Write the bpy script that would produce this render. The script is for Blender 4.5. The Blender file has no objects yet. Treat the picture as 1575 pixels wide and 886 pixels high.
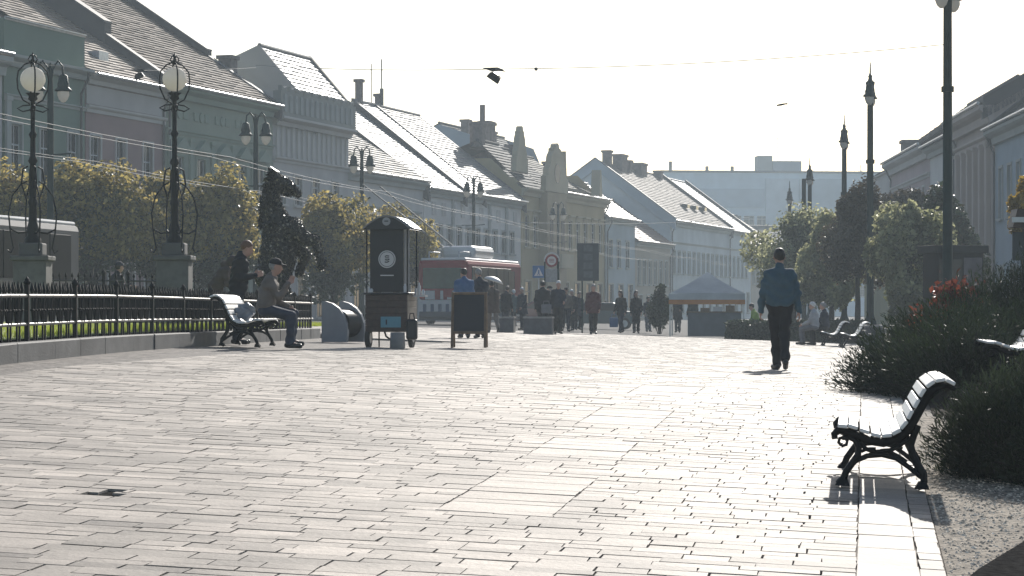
import bpy, bmesh, math, random
import numpy as np
from mathutils import Vector, Matrix
random.seed(7)
rng = np.random.default_rng(7)
sc = bpy.context.scene
col = sc.collection
R = math.radians
EYE = 1.5                      # height of the lens above the paving under it
F = 3500.0 / 1575.0            # focal length in picture widths (a long lens)

# ---------------------------------------------------------------- camera
cd = bpy.data.cameras.new('camera')
cam = bpy.data.objects.new('camera', cd); col.objects.link(cam)
cam.location = (0, 0, EYE); cam.rotation_euler = (R(90), 0, 0)
cd.sensor_width = 36; cd.lens = 36 * F; cd.shift_y = 31 / 1575
cd.clip_start = 0.1; cd.clip_end = 3000
sc.camera = cam
# ---------------------------------------------------------------- light
SUN_EL, SUN_AZ = 26.0, 12.0    # degrees up, degrees to the right of the view
w = bpy.data.worlds.new('World'); sc.world = w; w.use_nodes = True
nt = w.node_tree
sky = nt.nodes.new('ShaderNodeTexSky'); sky.sky_type = 'NISHITA'; sky.sun_disc = False
sky.sun_elevation = R(SUN_EL); sky.sun_rotation = R(SUN_AZ)
sky.air_density = 1.0; sky.dust_density = 1.0; sky.ozone_density = 1.0
nt.links.new(sky.outputs[0], nt.nodes['Background'].inputs[0])
nt.nodes['Background'].inputs[1].default_value = 0.06
sl = bpy.data.lights.new('sun', 'SUN'); sl.energy = 3.0; sl.angle = R(0.5); sl.color = (1.0, 0.95, 0.88)
so = bpy.data.objects.new('sun', sl); col.objects.link(so); so.location = (10, 40, 60)
_d = Vector((math.sin(R(SUN_AZ)) * math.cos(R(SUN_EL)), math.cos(R(SUN_AZ)) * math.cos(R(SUN_EL)), math.sin(R(SUN_EL))))
so.rotation_euler = (-_d).to_track_quat('-Z', 'Y').to_euler()
vs = sc.view_settings
sc.display_settings.display_device = 'sRGB'
vs.view_transform = 'Standard'; vs.look = 'None'; vs.exposure = 1.02; vs.gamma = 1.0; vs.use_curve_mapping = False
sc.cycles.volume_bounces = 1; sc.cycles.max_bounces = 8; sc.cycles.transparent_max_bounces = 16
try:
    sc.cycles.use_denoising = True
except Exception:
    pass
HAZE = 0.0007

# ---------------------------------------------------------------- helpers
def at(x, y, D):               # a measured point of the photograph at depth D, in metres
    return Vector(((x - 787) / 3500 * D, D, EYE + (474 - y) / 3500 * D))
def ax(x, D):
    return (x - 787) / 3500 * D
_gD = [-40, 0, 10, 15.5, 22, 25, 30, 34, 45, 80, 110, 300, 700]
_gZ = [-2.2, -1.5, -1.27, -1.11, -.885, -.81, -.775, -.77, -.785, -.82, -.86, -1.2, -1.8]
def G(X, D):                   # height of the ground
    k = 0.037 if D < 120 else 0.037 * max(0, 1 - (D - 120) / 80)
    return EYE + float(np.interp(D, _gD, _gZ)) - k * min(12, max(-7, X))

def tag(o, label=None, cat=None, group=None, kind=None):
    if label: o['label'] = label
    if cat: o['category'] = cat
    if group: o['group'] = group
    if kind: o['kind'] = kind
    return o
def empty(name, loc=(0, 0, 0), rz=0.0, label=None, cat=None, group=None):
    o = bpy.data.objects.new(name, None); col.objects.link(o)
    o.location = loc; o.rotation_euler = (0, 0, rz); o.empty_display_size = 0.2
    return tag(o, label, cat, group)
def put(name, me, parent=None, loc=None, rz=None):
    o = bpy.data.objects.new(name, me); col.objects.link(o)
    if parent: o.parent = parent
    if loc is not None: o.location = loc
    if rz is not None: o.rotation_euler = (0, 0, rz)
    return o
def copy_tree(o, parent=None):
    c = o.copy(); col.objects.link(c)
    if parent: c.parent = parent
    for ch in list(o.children): copy_tree(ch, c)
    return c

class MB:
    """collects shapes and links them as one mesh"""
    def __init__(s): s.v = []; s.f = []; s.m = []; s.sm = []
    def add(s, vs, fs, m=0, smooth=False, M=None):
        b = len(s.v)
        if M is not None: vs = [M @ Vector(p) for p in vs]
        s.v += [tuple(p) for p in vs]
        for f in fs:
            s.f.append(tuple(i + b for i in f)); s.m.append(m); s.sm.append(smooth)
        return s
    def box(s, x0, x1, y0, y1, z0, z1, m=0, M=None):
        v = [(x0,y0,z0),(x1,y0,z0),(x1,y1,z0),(x0,y1,z0),(x0,y0,z1),(x1,y0,z1),(x1,y1,z1),(x0,y1,z1)]
        return s.add(v, [(3,2,1,0),(4,5,6,7),(0,1,5,4),(1,2,6,5),(2,3,7,6),(3,0,4,7)], m, False, M)
    def cbox(s, x0, x1, y0, y1, z0, z1, b=.02, m=0, M=None):   # box with chamfered edges
        bm = bmesh.new()
        mat = Matrix.Translation(((x0+x1)/2,(y0+y1)/2,(z0+z1)/2)) @ Matrix.Diagonal((x1-x0,y1-y0,z1-z0,1))
        bmesh.ops.create_cube(bm, size=1, matrix=mat)
        bmesh.ops.bevel(bm, geom=bm.edges[:], offset=b, segments=2, affect='EDGES', profile=.5)
        bm.verts.index_update()
        s.add([v.co.copy() for v in bm.verts], [tuple(v.index for v in f.verts) for f in bm.faces], m, False, M)
        bm.free(); return s
    def cyl(s, p0, p1, r0, r1=None, n=10, m=0, cap=True, smooth=True, M=None):
        r1 = r0 if r1 is None else r1
        p0, p1 = Vector(p0), Vector(p1); d = (p1 - p0)
        if d.length < 1e-6: return s
        q = d.to_track_quat('Z', 'Y'); vs = []
        for p, r in ((p0, r0), (p1, r1)):
            for i in range(n):
                a = 2 * math.pi * i / n
                vs.append(p + q @ Vector((math.cos(a) * r, math.sin(a) * r, 0)))
        fs = [(i, (i+1) % n, n + (i+1) % n, n + i) for i in range(n)]
        s.add(vs, fs, m, smooth, M)
        if cap: s.add(vs, [tuple(range(n-1, -1, -1)), tuple(range(n, 2*n))], m, False, M)
        return s
    def tube(s, pts, r, n=8, m=0, M=None, closed=False, flat=None):
        pts = [Vector(p) for p in pts]; N = len(pts); vs = []; up = Vector((0, 0, 1)); prev = None
        for i, p in enumerate(pts):
            if closed: d = pts[(i+1) % N] - pts[i-1]
            else: d = pts[min(i+1, N-1)] - pts[max(i-1, 0)]
            d.normalize()
            if prev is None:
                a = d.cross(up)
                if a.length < 1e-3: a = d.cross(Vector((1, 0, 0)))
                a.normalize()
            else:
                a = prev - d * prev.dot(d)
                if a.length < 1e-4: a = d.orthogonal()
                a.normalize()
            prev = a; b = d.cross(a)
            rr = r[i] if isinstance(r, (list, tuple)) else r
            for k in range(n):
                t = 2 * math.pi * k / n
                vs.append(p + a * math.cos(t) * rr + b * math.sin(t) * rr * (flat or 1))
        fs = []
        for i in range(N if closed else N - 1):
            j = (i + 1) % N
            for k in range(n):
                l = (k + 1) % n; fs.append((i*n+k, i*n+l, j*n+l, j*n+k))
        s.add(vs, fs, m, True, M)
        if not closed: s.add(vs, [tuple(range(n-1, -1, -1)), tuple(range((N-1)*n, N*n))], m, False, M)
        return s
    def lathe(s, prof, n=16, c=(0, 0, 0), m=0, smooth=True, M=None):   # prof: (r, z)
        vs = []
        for r, z in prof:
            for i in range(n):
                a = 2 * math.pi * i / n
                vs.append((c[0] + max(r, 1e-4) * math.cos(a), c[1] + max(r, 1e-4) * math.sin(a), c[2] + z))
        fs = [(j*n+i, j*n+(i+1) % n, (j+1)*n+(i+1) % n, (j+1)*n+i) for j in range(len(prof)-1) for i in range(n)]
        s.add(vs, fs, m, smooth, M)
        L = len(prof)
        return s.add(vs, [tuple(range(n-1, -1, -1)), tuple(range((L-1)*n, L*n))], m, False, M)
    def prism(s, poly, vec, m=0, M=None):      # planar polygon swept along vec
        n = len(poly); a = [Vector(p) for p in poly]; v = Vector(vec)
        vs = a + [p + v for p in a]
        fs = [tuple(range(n-1, -1, -1)), tuple(range(n, 2*n))] + [(i, (i+1) % n, n+(i+1) % n, n+i) for i in range(n)]
        return s.add(vs, fs, m, False, M)
    def mesh(s, name, mats):
        me = bpy.data.meshes.new(name)
        me.from_pydata(s.v, [], s.f)
        for mt in (mats if isinstance(mats, (list, tuple)) else [mats]): me.materials.append(mt)
        me.polygons.foreach_set('material_index', s.m)
        me.polygons.foreach_set('use_smooth', s.sm)
        bm = bmesh.new(); bm.from_mesh(me)
        bmesh.ops.recalc_face_normals(bm, faces=bm.faces[:]); bm.to_mesh(me); bm.free()
        me.update(); return me
    def build(s, name, mats, parent=None, loc=None, rz=None):
        return put(name, s.mesh(name, mats), parent, loc, rz)

def np_mesh(name, V, Fq, mats, smooth=False, attrs=None):
    V = np.asarray(V, np.float32); Fq = np.asarray(Fq, np.int32)
    me = bpy.data.meshes.new(name); k = Fq.shape[1]
    me.vertices.add(len(V)); me.vertices.foreach_set('co', V.ravel())
    me.loops.add(Fq.size); me.loops.foreach_set('vertex_index', Fq.ravel())
    me.polygons.add(len(Fq)); me.polygons.foreach_set('loop_start', np.arange(0, Fq.size, k, dtype=np.int32))
    try: me.polygons.foreach_set('loop_total', np.full(len(Fq), k, np.int32))
    except Exception: pass
    me.polygons.foreach_set('use_smooth', np.full(len(Fq), smooth, bool))
    for mt in (mats if isinstance(mats, (list, tuple)) else [mats]): me.materials.append(mt)
    me.update(calc_edges=True); me.validate()
    for nm, a in (attrs or {}).items():
        at_ = me.attributes.new(nm, 'FLOAT', 'POINT'); at_.data.foreach_set('value', np.asarray(a, np.float32))
    return me

# ---------------------------------------------------------------- materials
MATS = {}
def mat(name, c, rough=.6, metal=0., var=.12, scale=4., bump=0., bscale=30., c2=None, spec=.5, attr=None, attr_amt=0.3,
        coat=0., stain=0., trans=0., objspace=True):
    if name in MATS: return MATS[name]
    m = bpy.data.materials.new(name); m.use_nodes = True; MATS[name] = m
    n, l = m.node_tree.nodes, m.node_tree.links; b = n['Principled BSDF']
    b.inputs['Roughness'].default_value = rough; b.inputs['Metallic'].default_value = metal
    b.inputs['Specular IOR Level'].default_value = spec
    if coat: b.inputs['Coat Weight'].default_value = coat
    c = tuple(c) + (1,) if len(c) == 3 else c
    tc = n.new('ShaderNodeTexCoord'); src = tc.outputs['Object'] if objspace else tc.outputs['Generated']
    no = n.new('ShaderNodeTexNoise'); no.inputs['Scale'].default_value = scale; no.inputs['Detail'].default_value = 6
    l.new(src, no.inputs['Vector'])
    rp = n.new('ShaderNodeMix'); rp.data_type = 'RGBA'
    d = tuple(min(1, x * (1 + var)) for x in c[:3]) + (1,)
    e = (tuple(c2) + (1,)) if c2 else tuple(x * (1 - var) for x in c[:3]) + (1,)
    rp.inputs[6].default_value = e; rp.inputs[7].default_value = d
    mr = n.new('ShaderNodeMapRange'); mr.inputs[1].default_value = .3; mr.inputs[2].default_value = .7
    l.new(no.outputs['Fac'], mr.inputs[0]); l.new(mr.outputs[0], rp.inputs[0])
    out = rp.outputs[2]
    if stain:
        n2 = n.new('ShaderNodeTexNoise'); n2.inputs['Scale'].default_value = scale * .25; n2.inputs['Detail'].default_value = 8
        l.new(src, n2.inputs['Vector'])
        m2 = n.new('ShaderNodeMapRange'); m2.inputs[1].default_value = .42; m2.inputs[2].default_value = .7
        m2.inputs[3].default_value = 1; m2.inputs[4].default_value = 1 - stain
        l.new(n2.outputs['Fac'], m2.inputs[0])
        mm = n.new('ShaderNodeMix'); mm.data_type = 'RGBA'; mm.blend_type = 'MULTIPLY'; mm.inputs[0].default_value = 1
        l.new(out, mm.inputs[6]); l.new(m2.outputs[0], mm.inputs[7]); out = mm.outputs[2]
    if attr:
        an = n.new('ShaderNodeAttribute'); an.attribute_name = attr
        m3 = n.new('ShaderNodeMapRange'); m3.inputs[3].default_value = 1 - attr_amt; m3.inputs[4].default_value = 1 + attr_amt
        l.new(an.outputs['Fac'], m3.inputs[0])
        mm = n.new('ShaderNodeMix'); mm.data_type = 'RGBA'; mm.blend_type = 'MULTIPLY'; mm.inputs[0].default_value = 1
        l.new(out, mm.inputs[6]); l.new(m3.outputs[0], mm.inputs[7]); out = mm.outputs[2]
    l.new(out, b.inputs['Base Color'])
    if bump:
        nb = n.new('ShaderNodeTexNoise'); nb.inputs['Scale'].default_value = bscale; nb.inputs['Detail'].default_value = 5
        l.new(src, nb.inputs['Vector'])
        bp = n.new('ShaderNodeBump'); bp.inputs['Strength'].default_value = min(1, bump); bp.inputs['Distance'].default_value = .01 * max(1, bump)
        l.new(nb.outputs['Fac'], bp.inputs['Height']); l.new(bp.outputs['Normal'], b.inputs['Normal'])
    if trans:
        tr = n.new('ShaderNodeBsdfTranslucent'); mx = n.new('ShaderNodeMixShader'); mx.inputs[0].default_value = trans
        l.new(out, tr.inputs['Color']); l.new(b.outputs[0], mx.inputs[1]); l.new(tr.outputs[0], mx.inputs[2])
        l.new(mx.outputs[0], n['Material Output'].inputs['Surface'])
    return m
def glass_mat(name, c=(.02, .025, .03), rough=.08):
    return mat(name, c, rough=rough, var=.25, scale=.8, spec=.35)
IRON = mat('black_iron', (.008, .009, .010), .5, var=.3, bump=.15, bscale=60, spec=.18)
GREEN_IRON = mat('green_iron', (.010, .028, .026), .5, var=.25, bump=.1, bscale=40, spec=.2)
GLASS = glass_mat('window_glass')
WOODW = mat('white_painted_wood', (.80, .79, .76), .4, var=.06, scale=9, bump=.1, bscale=50)
STONE = mat('grey_stone', (.27, .26, .25), .7, var=.2, scale=5, bump=.5, bscale=50, stain=.3)
MILK = mat('milk_glass', (.83, .80, .74), .25, var=.03, scale=6, trans=.55)
CAR_BLACK = mat('black_rubber', (.015, .015, .015), .8)
GALV = mat('wire_metal', (.24, .235, .225), .65, var=.1, spec=.2)
# ---------------------------------------------------------------- ground, road, lawn, paving
def sheet(name, X0, X1, D0, D1, dz, m, nx=24, ny=40, edge=None, kind='structure'):
    V = []; Fq = []
    for j in range(ny + 1):
        t = j / ny; D = D0 + (D1 - D0) * t ** 1.6
        for i in range(nx + 1):
            a, b = (edge(D) if edge else (X0, X1)); X = a + (b - a) * i / nx
            V.append((X, D, G(X, D) + dz))
    for j in range(ny):
        for i in range(nx):
            q = j * (nx + 1) + i; Fq.append((q, q + 1, q + nx + 2, q + nx + 1))
    o = put(name, np_mesh(name, V, Fq, m, True)); o['kind'] = kind; return o
ASPH = mat('asphalt', (.05, .05, .052), .9, var=.2, scale=3, bump=.5, bscale=80, stain=.25, spec=.12)
SAND = mat('joint_sand', (.085, .068, .052), .9, var=.4, scale=6, bump=.4, bscale=60)
GRAV = mat('fine_gravel', (.27, .23, .18), .9, var=.8, scale=26, bump=1.6, bscale=34, stain=.4, spec=.15)
GRAV2 = mat('worn_cobble_strip', (.19, .17, .15), .85, var=.6, scale=14, bump=1.5, bscale=18, stain=.45, spec=.25)
SLAB = mat('paving_stone', (.385, .332, .278), .74, var=.22, scale=5, bump=.4, bscale=26, attr='tone', attr_amt=.46, spec=.42, stain=.4)
# dirt over the paving: broad worn patches, small dark spots
_n, _l = SLAB.node_tree.nodes, SLAB.node_tree.links; _b = _n['Principled BSDF']; _src = _b.inputs['Base Color'].links[0].from_socket
_tc = _n.new('ShaderNodeTexCoord'); _big = _n.new('ShaderNodeTexNoise'); _big.inputs['Scale'].default_value = .45; _big.inputs['Detail'].default_value = 7; _big.inputs['Roughness'].default_value = .65
_vo = _n.new('ShaderNodeTexVoronoi'); _vo.inputs['Scale'].default_value = 4.5; _fi = _n.new('ShaderNodeTexNoise'); _fi.inputs['Scale'].default_value = 70; _fi.inputs['Detail'].default_value = 4
for _x in (_big, _vo, _fi): _l.new(_tc.outputs['Object'], _x.inputs['Vector'])
def _mr(sock, a, b, c, d):
    m = _n.new('ShaderNodeMapRange'); m.inputs[1].default_value, m.inputs[2].default_value, m.inputs[3].default_value, m.inputs[4].default_value = a, b, c, d; _l.new(sock, m.inputs[0]); return m.outputs[0]
for _f in (_mr(_big.outputs['Fac'], .35, .65, .78, 1.1), _mr(_vo.outputs['Distance'], .05, .10, .62, 1.0), _mr(_fi.outputs['Fac'], .3, .7, .82, 1.14)):
    _m = _n.new('ShaderNodeMix'); _m.data_type = 'RGBA'; _m.blend_type = 'MULTIPLY'; _m.inputs[0].default_value = 1; _m.clamp_result = False
    _l.new(_src, _m.inputs[6]); _l.new(_f, _m.inputs[7]); _src = _m.outputs[2]
_l.new(_src, _b.inputs['Base Color'])
LAWN = mat('lawn_soil', (.22, .26, .06), .9, var=.4, scale=3)
sheet('ground', -120, 120, -25, 440, -.075, ASPH, 60, 90)
TH = math.atan(.155); CT, ST = math.cos(TH), math.sin(TH)
def uv(u, v): return (u * CT + v * ST, -u * ST + v * CT)      # paving axes: across, along
# bed under the stones, the rough strip on the left, the gravel on the right
def bedge(u0, u1):
    return lambda D: ((u0 + D * ST) / CT, (u1 + D * ST) / CT)
sheet('paving_bed', 0, 0, 2, 84, -.022, SAND, 8, 60, lambda D: ((-8.9 - max(0, D - 49) * .25 + D * ST) / CT, (.72 + D * ST) / CT))
sheet('gravel_strip', 0, 0, 4, 49, -.012, GRAV2, 8, 60, lambda D: (-7.2 + .06 * D, (-8.63 + D * ST) / CT))
sheet('gravel_verge', 0, 0, 4, 22, -.012, GRAV, 8, 30, bedge(.405, 2.2))
sheet('bed_soil', 0, 0, 15.5, 66, -.006, mat('planting_soil', (.04, .033, .026), 1.0, spec=.03, var=.4, scale=8, bump=.8, bscale=40), 10, 60, lambda D: ((.66 + max(0, 22 - D) * .25 + D * ST) / CT, (.66 + D * ST) / CT + 9))

pave = empty('pavement'); pave['kind'] = 'structure'
slabs = []                                     # (u0,u1,v0,v1)
strips = [(12.9, 15.2), (16.6, 18.0), (19.3, 21.4), (23.6, 25.6), (29, 31), (35, 37)]
def fill(u0, u1, v0, v1, lo=.19, hi=.44, dlo=.12, dhi=.215):
    v = v0
    while v < v1:
        d = min(random.uniform(dlo, dhi), max(.08, v1 - v)); u = u0 - random.uniform(0, .1)
        while u < u1 - .05:
            L = random.uniform(lo, hi) * (1.25 if random.random() < .12 else 1)
            e = u + L
            if u1 - e < .16: e = u1
            slabs.append((max(u, u0), e, v, v + d)); u = e
        v += d
vv = 8.4
for a_, b_ in strips + [(82, 82)]:
    fill(-8.6, -.04, vv, a_)
    if b_ > a_: fill(-8.6, -2.45, a_, b_); fill(-1.77, -.04, a_, b_, .18, .40, .11, .2)
    vv = b_
for a_, b_ in strips:
    v = a_
    while v < b_ - .05:
        d = min(random.uniform(.14, .27), b_ - v); slabs.append((-2.45, -1.77, v, v + d)); v += d
v = 9.5
while v < 60:
    d = random.uniform(.5, .8); slabs.append((-.04, .27, v, v + d)); v += d
v = 9.5
while v < 60:
    d = random.uniform(.13, .26); slabs.append((.27, .40, v, v + d)); v += d
fill(-20, -8.6, 50, 82, .35, .7, .3, .5)
hole = at(163, 787, 13.35); hu, hv = hole.x * CT - hole.y * ST, hole.x * ST + hole.y * CT
def slab_geo(u0, u1, v0, v1, fine):
    uc, vc = (u0 + u1) / 2, (v0 + v1) / 2; g = random.uniform(.0025, .006)
    h = random.uniform(-.0025, .0025); tx, ty = random.gauss(0, .0022), random.gauss(0, .003)
    P = []
    for a, b in ((u0, v0), (u1, v0), (u1, v1), (u0, v1)):
        a += (g if a == u0 else -g) + random.uniform(-.004, .004); b += (g if b == v0 else -g) + random.uniform(-.005, .005)
        P.append((a, b))
    top = []; rim = []; low = []
    for a, b in P:
        X, D = uv(a, b); z = G(X, D) + h + (a - uc) * tx + (b - vc) * ty
        rim.append((X, D, z - .0006)); low.append((X, D, z - .055))
        a2, b2 = a + (uc - a) * .03, b + (vc - b) * .05
        X2, D2 = uv(a2, b2); top.append((X2, D2, z))
    V = low + rim + top
    Fq = [(8, 9, 10, 11)] + [(4 + i, 4 + (i + 1) % 4, 8 + (i + 1) % 4, 8 + i) for i in range(4)] + [(i, (i + 1) % 4, 4 + (i + 1) % 4, 4 + i) for i in range(4)]
    return V, Fq
inview = []; holes = []
for q in slabs:
    X, D = uv((q[0] + q[1]) / 2, (q[2] + q[3]) / 2)
    if abs(X) / D > .285 or D < 8.9: continue
    if D < 16 and q[0] < hu < q[1] and q[2] - .14 < hv < q[3]:          # stones broken away
        wd_ = .115 if q[2] < hv else .06; a0, a1 = max(q[0], hu - wd_), min(q[1], hu + wd_)
        holes.append((a0, a1, q[2], q[3]))
        for s0, s1 in ((q[0], a0), (a1, q[1])):
            if s1 - s0 > .04: inview.append((0, D, (s0, s1, q[2], q[3])))
        continue
    y = 474 + (EYE - G(X, D)) / D * 3500
    inview.append((0 if y < 905 else 1, D, q))
inview.sort(key=lambda t: (t[0], t[1]))
BV, BF, BT = [], [], []
for i, (off, D, q) in enumerate(inview):
    V, Fq = slab_geo(*q, True); tone = random.betavariate(2, 2)
    if q[0] == -2.45 and q[1] == -1.77: tone = .55 + .3 * tone
    if i < 300:
        o = put('paving_slab', np_mesh('paving_slab', V, Fq, SLAB, False, {'tone': [tone] * 12}), pave)
    else:
        b = len(BV); BV += V; BF += [tuple(k + b for k in f) for f in Fq]; BT += [tone] * 12
o = put('far_paving_slabs', np_mesh('far_paving_slabs', BV, BF, SLAB, False, {'tone': BT}), pave); o['kind'] = 'stuff'

for q in holes:
    V = [(*uv(a, b), 0) for a, b in ((q[0], q[2]), (q[1], q[2]), (q[1], q[3]), (q[0], q[3]))]; V = [(x, y, G(x, y) - .016) for x, y, _ in V]
    put('missing_stone_gap', np_mesh('missing_stone_gap', V, [(0, 1, 2, 3)], mat('shaded_soil', (.010, .009, .008), .95, var=.4, scale=20, spec=.02)), pave)  # soil coloured near-black to stand for the shade in the gap
put('soil_mound', MB().lathe([(1.3, -.05), (1.15, .12), (.95, .22), (.0, .25)], 20, (5.65, 24.1, G(5.65, 24.1))).mesh('soil_mound', mat('mound_soil', (.04, .033, .026), 1.0, spec=.03, var=.4, scale=8, bump=.8, bscale=40)))['kind'] = 'structure'
# loose stones of the gravel verge, dark path at the corner
n = 11000; uu = rng.uniform(.42, 2.3, n); vv_ = rng.uniform(10.2, 19, n); Xp = uu * CT + vv_ * ST; Dp = -uu * ST + vv_ * CT
sz = rng.uniform(.005, .014, n) * (1 + .6 * (rng.uniform(0, 1, n) < .1)); Zp = np.array([G(a, b) for a, b in zip(Xp, Dp)]) - .012
oct_ = np.array([(1, 0, 0), (0, 1, 0), (-1, 0, 0), (0, -1, 0), (0, 0, .55), (0, 0, -.5)]); of_ = np.array([(0, 1, 4), (1, 2, 4), (2, 3, 4), (3, 0, 4), (1, 0, 5), (2, 1, 5), (3, 2, 5), (0, 3, 5)])
an = rng.uniform(0, 6.28, n); Vp = oct_[None] * rng.uniform(.6, 1.2, (n, 6, 3)); Vr = Vp.copy(); Vr[..., 0] = Vp[..., 0] * np.cos(an)[:, None] - Vp[..., 1] * np.sin(an)[:, None]; Vr[..., 1] = Vp[..., 0] * np.sin(an)[:, None] + Vp[..., 1] * np.cos(an)[:, None]
Vr = Vr * sz[:, None, None] + np.stack([Xp, Dp, Zp], 1)[:, None]
tag(put('gravel', np_mesh('gravel', Vr.reshape(-1, 3), (of_[None] + 6 * np.arange(n)[:, None, None]).reshape(-1, 3), mat('pebble', (.56, .48, .38), .85, var=.5, scale=9, attr='tone', attr_amt=.6, spec=.2), False, {'tone': np.repeat(rng.uniform(0, 1, n), 6)})), 'loose gravel between the paving border and the junipers', 'gravel', kind='stuff')
pp = [(1.9, 10.2), (2.34, 11.4), (2.9, 12.75), (4.2, 13.6), (8, 13.6), (8, 9)]
put('path', np_mesh('path', [(x, y, G(x, y) + .012) for x, y in pp], [tuple(range(6))], mat('dark_path', (.04, .038, .036), 1.0, var=.35, scale=20, bump=.6, bscale=60, spec=.0)))['kind'] = 'structure'
# lawn behind the fence, level with the top of the low wall
def fenceX(D): return -7.13 + .06 * D
def wallZ(D): return G(fenceX(D), D) + .21
V = []; Fq = []; NY = 40
for j in range(NY + 1):
    D = 20 + 36 * j / NY
    for k in range(7):
        X = fenceX(D) - .1 - k * 1.35; V.append((X, D, wallZ(D) + .03 + .015 * k))
for j in range(NY):
    for k in range(6): q = j * 7 + k; Fq.append((q, q + 7, q + 8, q + 1))
put('lawn', np_mesh('lawn', V, Fq, LAWN, True))['kind'] = 'structure'
n = 26000
D = rng.uniform(20, 55, n); X = np.array([fenceX(d) for d in D]) - .15 - rng.uniform(0, 1, n) ** 1.5 * 7.5
Z = np.array([wallZ(d) for d in D]) + .03
a = rng.uniform(0, 6.28, n); h = rng.uniform(.05, .12, n); wd = .006
V = np.empty((n, 3, 3)); V[:, 0] = np.c_[X - np.cos(a) * wd, D - np.sin(a) * wd, Z]; V[:, 1] = np.c_[X + np.cos(a) * wd, D + np.sin(a) * wd, Z]
V[:, 2] = np.c_[X + rng.normal(0, .03, n), D + rng.normal(0, .03, n), Z + h]
GRASS = mat('grass_blade', (.33, .38, .05), .5, var=.35, scale=1.5, trans=.5)
tag(put('grass', np_mesh('grass', V.reshape(-1, 3), np.arange(3 * n).reshape(-1, 3), GRASS)), 'short green grass growing behind the iron fence', 'grass', kind='stuff')
# ---------------------------------------------------------------- buildings
def FL(D): return -20 + .318 * (D - 110)           # left row of fronts
def FR(D): return 19.7 + .0466 * D                 # right row of fronts
ADL = math.atan2(1, .318); ADR = math.atan2(-1, -.0466)
def roofmat(name, c, rough, **k): return mat(name, c, rough=rough, var=k.pop('var', .22), scale=k.pop('scale', 2.5), bump=.5, bscale=14, stain=k.pop('stain', .3), **k)
TILE_BROWN = roofmat('brown_tile', (.165, .118, .085), .75, spec=.12)
TILE_TAN = roofmat('tan_tile', (.30, .23, .175), .65, spec=.2)
TILE_GREY = roofmat('grey_tile', (.16, .145, .13), .7, spec=.25)
METAL_LIGHT = roofmat('light_sheet_roof', (.25, .245, .24), .55, spec=.42)
SLATE = roofmat('dark_slate', (.05, .052, .055), .8, spec=.12)
TILE_RED = roofmat('red_brown_tile', (.17, .095, .07), .65)
FRAMEM = mat('window_paint', (.52, .52, .50), .5, var=.08)
FRAMED = mat('brown_window_paint', (.10, .075, .06), .5, var=.15)
ZINC = mat('zinc', (.45, .46, .47), .35, metal=.6, var=.15)
COPE = mat('dark_coping', (.12, .11, .105), .7, var=.2)
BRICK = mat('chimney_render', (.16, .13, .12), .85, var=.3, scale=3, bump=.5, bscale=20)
DARKP = mat('dark_downpipe', (.06, .06, .06), .5)
def stucco(name, c, **k): return mat(name, c, rough=.85, var=.1, scale=.7, bump=.3, bscale=18, stain=k.get('stain', .22))

def win_mesh(w, h, style, frame, trim):
    """frame with transom and mullion, sill and surround; origin at the sill centre, front at y=0"""
    m = MB(); t = .07
    for a, b, c, d in ((-w/2, w/2, 0, t), (-w/2, w/2, h - t, h), (-w/2, -w/2 + t, t, h - t), (w/2 - t, w/2, t, h - t)):
        m.box(a, b, .10, .17, c, d, 0)
    if h > 1.3:
        m.box(-w/2 + t, w/2 - t, .105, .165, h * .68, h * .68 + .07, 0)
        m.box(-.035, .035, .108, .162, t, h * .68, 0); m.box(-.025, .025, .108, .162, h * .68 + .07, h - t, 0)
    s = .13
    m.box(-w/2 - s - .06, w/2 + s + .06, -.16, .09, -.12, 0, 1)
    if style != 'bare':
        m.box(-w/2 - s, -w/2, -.05, .08, 0, h, 1); m.box(w/2, w/2 + s, -.05, .08, 0, h, 1)
        m.box(-w/2 - s, w/2 + s, -.05, .08, h, h + s, 1)
    if style == 'hood': m.box(-w/2 - .25, w/2 + .25, -.28, -.002, h + .34, h + .46, 1); m.box(-w/2 - .1, w/2 + .1, -.07, -.002, h + s + .02, h + .34, 1)
    if style == 'pediment':
        m.box(-w/2 - .3, w/2 + .3, -.3, -.002, h + .32, h + .44, 1)
        m.prism([(-w/2 - .3, -.3, h + .442), (w/2 + .3, -.3, h + .442), (0, -.3, h + 1.0)], (0, .29, 0), 1)
    me = m.mesh('window', [frame, trim])
    p = MB(); p.box(-w/2 + t * .5, w/2 - t * .5, .125, .15, t * .5, h - t * .5)
    return me, p.mesh('pane', GLASS)

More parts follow.
